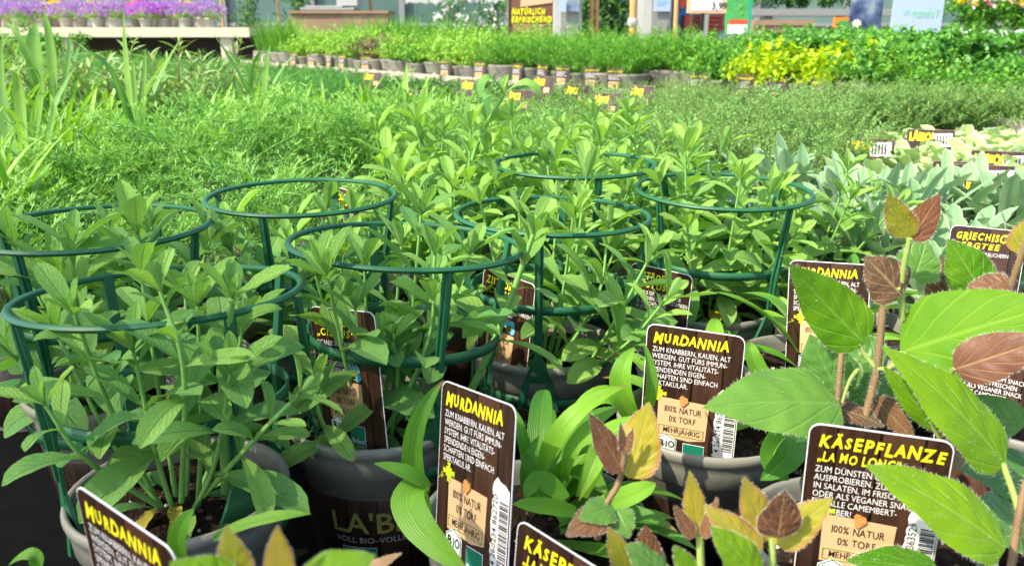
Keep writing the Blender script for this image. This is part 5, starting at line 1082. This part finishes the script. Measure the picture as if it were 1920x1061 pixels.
cabinet('locker', 'white and grey locker with a small poster beside the wooden stake', 1205, 1262, -60, 6.3, .5, ('whiteplastic', 'greymetal'), ((1222, 1258),))
cabinet('switch_cabinet', 'pale grey cabinet beside the brown herb sign', 1039, 1093, -60, 6.0, .4, ('whiteplastic', 'greymetal'), ((1052, 1086),))
def lines(r, X, Z, x0, x1, ys, mat):
    mb = MB()
    for i, y in enumerate(ys): mb.box((X(x0), -.003, Z(y + 1.2)), (X(x1 - 5 * (i % 2)), -.001, Z(y)))
    mb.build('print', M[mat], r)
board('poster', 'small white poster with blue writing on the grey locker', 'poster', 1225, 1260, -40, 22, 6.26, 'posterwhite', lambda r, X, Z: lines(r, X, Z, 1231, 1254, (-8, -2, 4, 9), 'bee_blue'), False, dep=.006)
def ex_flow(r, X, Z):
    rg = np.random.default_rng(4)
    mb = MB(); mb.box((X(1062), -.004, Z(22)), (X(1088), -.001, Z(-40))); mb.build('photo_print', M['photo'], r)
k = NT('photo_print'); n1 = k.noise(6.5, 3, .6, k.coord()); k.l(k.ramp(n1, [(.36, (.012, .022, .06)), (.47, (.05, .08, .17)), (.55, (.12, .16, .26)), (.63, (.22, .28, .28)), (.75, (.42, .5, .38))]), k.b.inputs['Base Color']); k.b.inputs['Roughness'].default_value = .4; M['photo'] = k.m
board('poster', 'white poster with a blue flower photo on the pale grey cabinet', 'poster', 1048, 1089, -40, 23, 5.95, 'posterwhite', ex_flow, False, dep=.006)
# blue machine, price sign, crate, green poster
r = board('watering_machine', 'blue plastic dispenser with an orange red top behind the price sign', 'dispenser', 1271, 1298, -50, 56, 6.4, 'bluebox', lambda r, X, Z: (lambda mb: (mb.poly([(X(1272), Z(16)), (X(1272), Z(-40)), (X(1288), Z(-40)), (X(1288), Z(4)), (X(1280), Z(16))][::1], -.02, -.001), mb.build('top_cover', M['redplastic'], r)))(MB()), True, dep=.3)
def ex_price(r, X, Z):
    mb = MB(); mb.box((X(1296), -.004, Z(20)), (X(1358), -.001, Z(-52))); mb.build('price_card', M['lab_white'], r)
    mb = MB(); put_text(mb, '3,99', X(1336), Z(18), .055, -.006, 0, bold=.02); put_text(mb, 'Stück', X(1306), Z(14), .02, -.006, 0); mb.build('price_text', M['txt_black'], r)
    mb = MB(); mb.box((X(1318), .002, Z(60)), (X(1324), .02, Z(25.5))); mb.build('stem', M['txt_black'], r)
board('price_sign', 'white price sign with peach border reading 3,99 on a dark stand', 'price sign', 1289, 1367, -60, 25, 5.2, 'peach', ex_price, True)
r = thing('crate', 'dark red crate below the price sign', 'crate', (at(1298, 50, 6.0)[0], 6.0, 0)); a, b = at(1298, 58, 6), at(1360, 26, 6); mb = MB()
for i in range(4): zz = a[2] + (b[2] - a[2]) * i / 4; mb.box((0, 0, zz), (b[0] - a[0], .02, zz + (b[2] - a[2]) * .2)); mb.box((0, .38, zz), (b[0] - a[0], .4, zz + (b[2] - a[2]) * .2))
mb.build('slatted_side', M['darkred'], r); mb = MB(); mb.box((0.01, .021, a[2]), (b[0] - a[0] - .01, .379, a[2] + .1)); mb.build('inner_box', M['darkred'], r)
r2 = MB(); 
for x in (.02, b[0] - a[0] - .06): q = MB(); q.box((x, .05, 0), (x + .04, .35, a[2] - .001)); q.build('stand', M['greymetal'], r)
def ex_green(r, X, Z):
    mb = MB(); mb.box((X(1366), -.004, Z(46)), (X(1408), -.001, Z(37))); mb.build('red_band', M['redplastic'], r); mb = MB(); mb.box((X(1364), -.004, Z(64)), (X(1408), -.001, Z(46.5))); mb.build('white_band', M['lab_white'], r)
    mb = MB(); mb.box((X(1409), -.006, Z(64)), (X(1415.5), .02, Z(-55))); mb.build('frame', M['teal'], r)
    rg = np.random.default_rng(8); mb = MB()
    for i in range(26):
        a = np.linspace(0, 2 * PI, 8, endpoint=False); s = rg.uniform(1, 3.4); x, y = rg.uniform(1368, 1404), rg.uniform(-30, 33); mb.poly(np.stack([X(x + s * np.cos(a)), Z(y - s * np.sin(a))], -1), -.003 - i * .0001, -.001)
    mb.build('leaf_print', M['lightherb'], r)
board('garden_poster', 'green poster with red and white bands beside the dark crate', 'poster', 1360, 1416, -55, 66, 5.6, 'postgreen', ex_green, True)
# table with plants behind, and box under it
t = thing('plant_table', 'grey edged display table with mixed plants behind the green poster', 'table', (0, 9, 0)); a, b = at(1412, 30, 9), at(1600, 17, 9)
mb = MB(); mb.box((a[0], 0, a[2]), (b[0] + .6, 1.0, b[2])); mb.build('table_top', M['greymetal'], t)
for px in (1445, 1580): c = at(px, 40, 9); mb = MB(); mb.box((c[0] - .035, .05, 0), (c[0] + .035, .12, a[2] - .001)); mb.build('leg', M['greymetal'], t)
for px in range(1418, 1610, 24): shrub('potted_shrub', 'mixed leafy plant with pale and reddish flowers on the grey display table', 'potted plant', px, 9.3, .24, .34, b[2] + .001, 'hedge' if px % 3 else 'midherb', 420, .05, [('petalw', 14, .05), ('petalp' if px % 2 else 'petalw', 5, .04)], group='plants on the grey display table', trunk=False)
t = thing('wooden_box', 'brown wooden box standing below the grey display table', 'box', (0, 8.7, 0)); mb = MB(); a, b = at(1413, 60, 8.7), at(1525, 38, 8.7); mb.box((a[0], 0, .02), (b[0], .25, b[2])); mb.build('body', M['planter'], t)
mb = MB(); mb.box((a[0] - .01, -.02, b[2] - .05), (b[0] + .01, -.001, b[2] - .01)); mb.build('rim_board', M['planter'], t)
def ex_or(r, X, Z):
    mb = MB(); mb.box((X(1570), -.005, Z(66)), (X(1590), -.001, Z(39))); mb.build('poster_face', M['postgreen'], r)
board('small_sign', 'small orange framed sign with green face beside the photo banner', 'sign', 1563, 1592, 33, 68, 5.4, 'orange', ex_or, True)
# banners
def ex_ban(r, X, Z):
    rg = np.random.default_rng(9); mb = MB()
    for i in range(9):
        a = 2 * PI * i / 9; c = np.array([1608, 46]); tpx = c + np.array([math.cos(a) * 13, math.sin(a) * 11]); n_ = np.array([-math.sin(a), math.cos(a)]) * 3.6; m_ = (c + tpx) / 2
        pp = [c, m_ - n_, tpx, m_ + n_]; mb.poly([(X(p[0]), Z(p[1])) for p in pp][::-1], -.004 - i * .0002, -.001)
    mb.build('flower_print', M['petalw'], r)
board('photo_banner', 'blue grey banner printed with a blurred photo, beside the white banner', 'banner', 1590, 1667, -80, 62, 5.0, 'photo', ex_ban, True, dep=.008)
def ex_vol(r, X, Z):
    mb = MB(); v, tt = text_arr('Volmary', .1, bold=.01); w = v[:, 0].max(); v = np.stack([X(1774) - v[:, 0] * (X(1774) - X(1709)) / w, v[:, 1] * .75 + Z(33)], -1)
    mb.add(np.stack([v[:, 0], np.full(len(v), -.003), v[:, 1]], -1), tt[:, ::-1], 0, smooth=False)
    for dx, dy in ((0, 0), (5, -6), (-5, -5), (9, 1), (-2, 4)): a = np.linspace(0, 2 * PI, 8, endpoint=False); mb.poly(np.stack([X(1698 + dx * .8 + 2.6 * np.cos(a)), Z(24 + dy * .8 - 1.6 * np.sin(a))], -1), -.003, -.001)
    mb.build('logo_lettering', M['palegreen'], r); mb = MB(); mb.tube([(X(1667), 0, Z(65)), (X(1784), 0, Z(65))], .008, 8); mb.build('bottom_rod', M['greymetal'], r)
M['palegreen'] = plain('show_through_green', (.22, .50, .34), .6, .3)
board('white_banner', 'white banner seen from behind with mirrored green lettering', 'banner', 1668, 1783, -80, 63, 4.9, 'posterwhite', ex_vol, False, dep=.006)
# right hand flower bench with wavy tray
t = thing('grey_bench', 'grey bench with a white scalloped tray edge and flowers behind the white banner', 'bench', (0, 0, 0)); a, b = at(1755, 76, 4.6), at(2080, 60, 4.4)
mb = MB(); mb.add([(a[0], 4.9, a[2] - .02), (b[0], 4.3, a[2] - .02), (b[0], 6.3, a[2] + .03), (a[0], 6.6, a[2] + .03), (a[0], 4.9, a[2] - .09), (b[0], 4.3, a[2] - .09), (b[0], 6.3, a[2] - .05), (a[0], 6.6, a[2] - .05)], [(0, 1, 2, 3), (7, 6, 5, 4), (0, 4, 5, 1), (1, 5, 6, 2), (2, 6, 7, 3), (3, 7, 4, 0)], smooth=False); mb.build('bench_top', M['steel'], t)
for x, y in ((a[0] + .1, 5.2), (b[0] - .1, 4.6), (a[0] + .1, 6.3), (b[0] - .1, 6.0)): mb = MB(); mb.box((x, y, 0), (x + .05, y + .05, a[2] - .10)); mb.build('leg', M['steel'], t)
tw = thing('scalloped_tray', 'white plastic tray with a scalloped rim on the grey bench', 'tray', (0, 0, 0)); p0, p1 = at(1780, 62, 5.4), at(2060, 60, 5.2); n = 90; s = np.linspace(0, 1, n); c = p0 + (p1 - p0) * s[:, None]; zz = .035 + .022 * np.abs(np.sin(s * PI * 9)); zb0 = a[2] - .012 + (c[:, 1] - 4.9) * .02
mb = MB(); v = np.concatenate([np.stack([c[:, 0], c[:, 1], zb0 + .012 * (np.abs(np.sin(s * PI * 9)) > .8)], -1), np.stack([c[:, 0], c[:, 1], zb0 + zz], -1), np.stack([c[:, 0], c[:, 1] + .03, zb0 + zz], -1), np.stack([c[:, 0], c[:, 1] + .03, zb0], -1)]); f = [(j * n + i, j * n + i + 1, (j + 1) * n + i + 1, (j + 1) * n + i) for j in range(3) for i in range(n - 1)]; mb.add(v, f); mb.build('rim', M['whiteplastic'], tw)
mb = MB(); mb.add([(p0[0], p0[1] + .04, zb0[0] + .014), (p1[0], p1[1] + .04, zb0[-1] + .014), (p1[0], p1[1] + .7, zb0[-1] + .02), (p0[0], p0[1] + .7, zb0[0] + .02)], [(0, 1, 2, 3)]); mb.build('tray_floor', M['whiteplastic'], tw)
for i, px in enumerate(range(1800, 1960, 26)): shrub('flower_plant', 'green flowering plant with yellow, orange or white blooms behind the scalloped tray', 'flower', px, 5.9, .2, .24, a[2] + .03, 'midherb', 600, .035, [(('petaly', 'petalw', 'redplastic')[i % 3], 16, .035), ('petalw', 8, .035)], group='flowering plants behind the scalloped tray', trunk=False)
# ------------------------------------------------------------------ unseen shade cloth, added to darken the front left plants
k = NT('added_shade_net'); k.b.inputs['Base Color'].default_value = (.05, .08, .06, 1); tp = k.n('ShaderNodeBsdfTransparent'); ms = k.n('ShaderNodeMixShader'); ms.inputs[0].default_value = .70; k.l(k.b.outputs[0], ms.inputs[1]); k.l(tp.outputs[0], ms.inputs[2]); k.l(ms.outputs[0], k.out.inputs[0]); M['added_shade_net'] = k.m
ss = thing('added_shade_screen', 'unseen cloth on four posts, added to shade the front left plants', 'added shade screen', (0, 0, 0)); zc = 2.35; k = (zc - .93) / SUN[2]; off = SUN[:2] * k
q = [np.array(p) + off for p in ((-.90, -.25), (.03, -.25), (.00, .42), (-.10, .70), (-.90, .90))]
mb = MB(); mb.add([(*p, zc) for p in q] + [(*p, zc + .02) for p in q], [(4, 3, 2, 1, 0), (5, 6, 7, 8, 9)], smooth=False); mb.add([(*p, zc) for p in q] + [(*p, zc + .02) for p in q], [(i, (i + 1) % 5, (i + 1) % 5 + 5, i + 5) for i in range(5)], smooth=False); mb.build('cloth', M['added_shade_net'], ss)
for p in (q[0], q[1], q[3], q[4]): mb = MB(); mb.tube([(p[0], p[1], 0), (p[0], p[1], zc - .002)], .02, 8); mb.build('post', M['steel'], ss)
# plants whose first of a kind was never needed
for P in PROTO.values():
    for e in P:
        if e[1] == 0:
            for ch in list(e[0].children): bpy.data.objects.remove(ch)
            bpy.data.objects.remove(e[0])
bpy.context.view_layer.update()
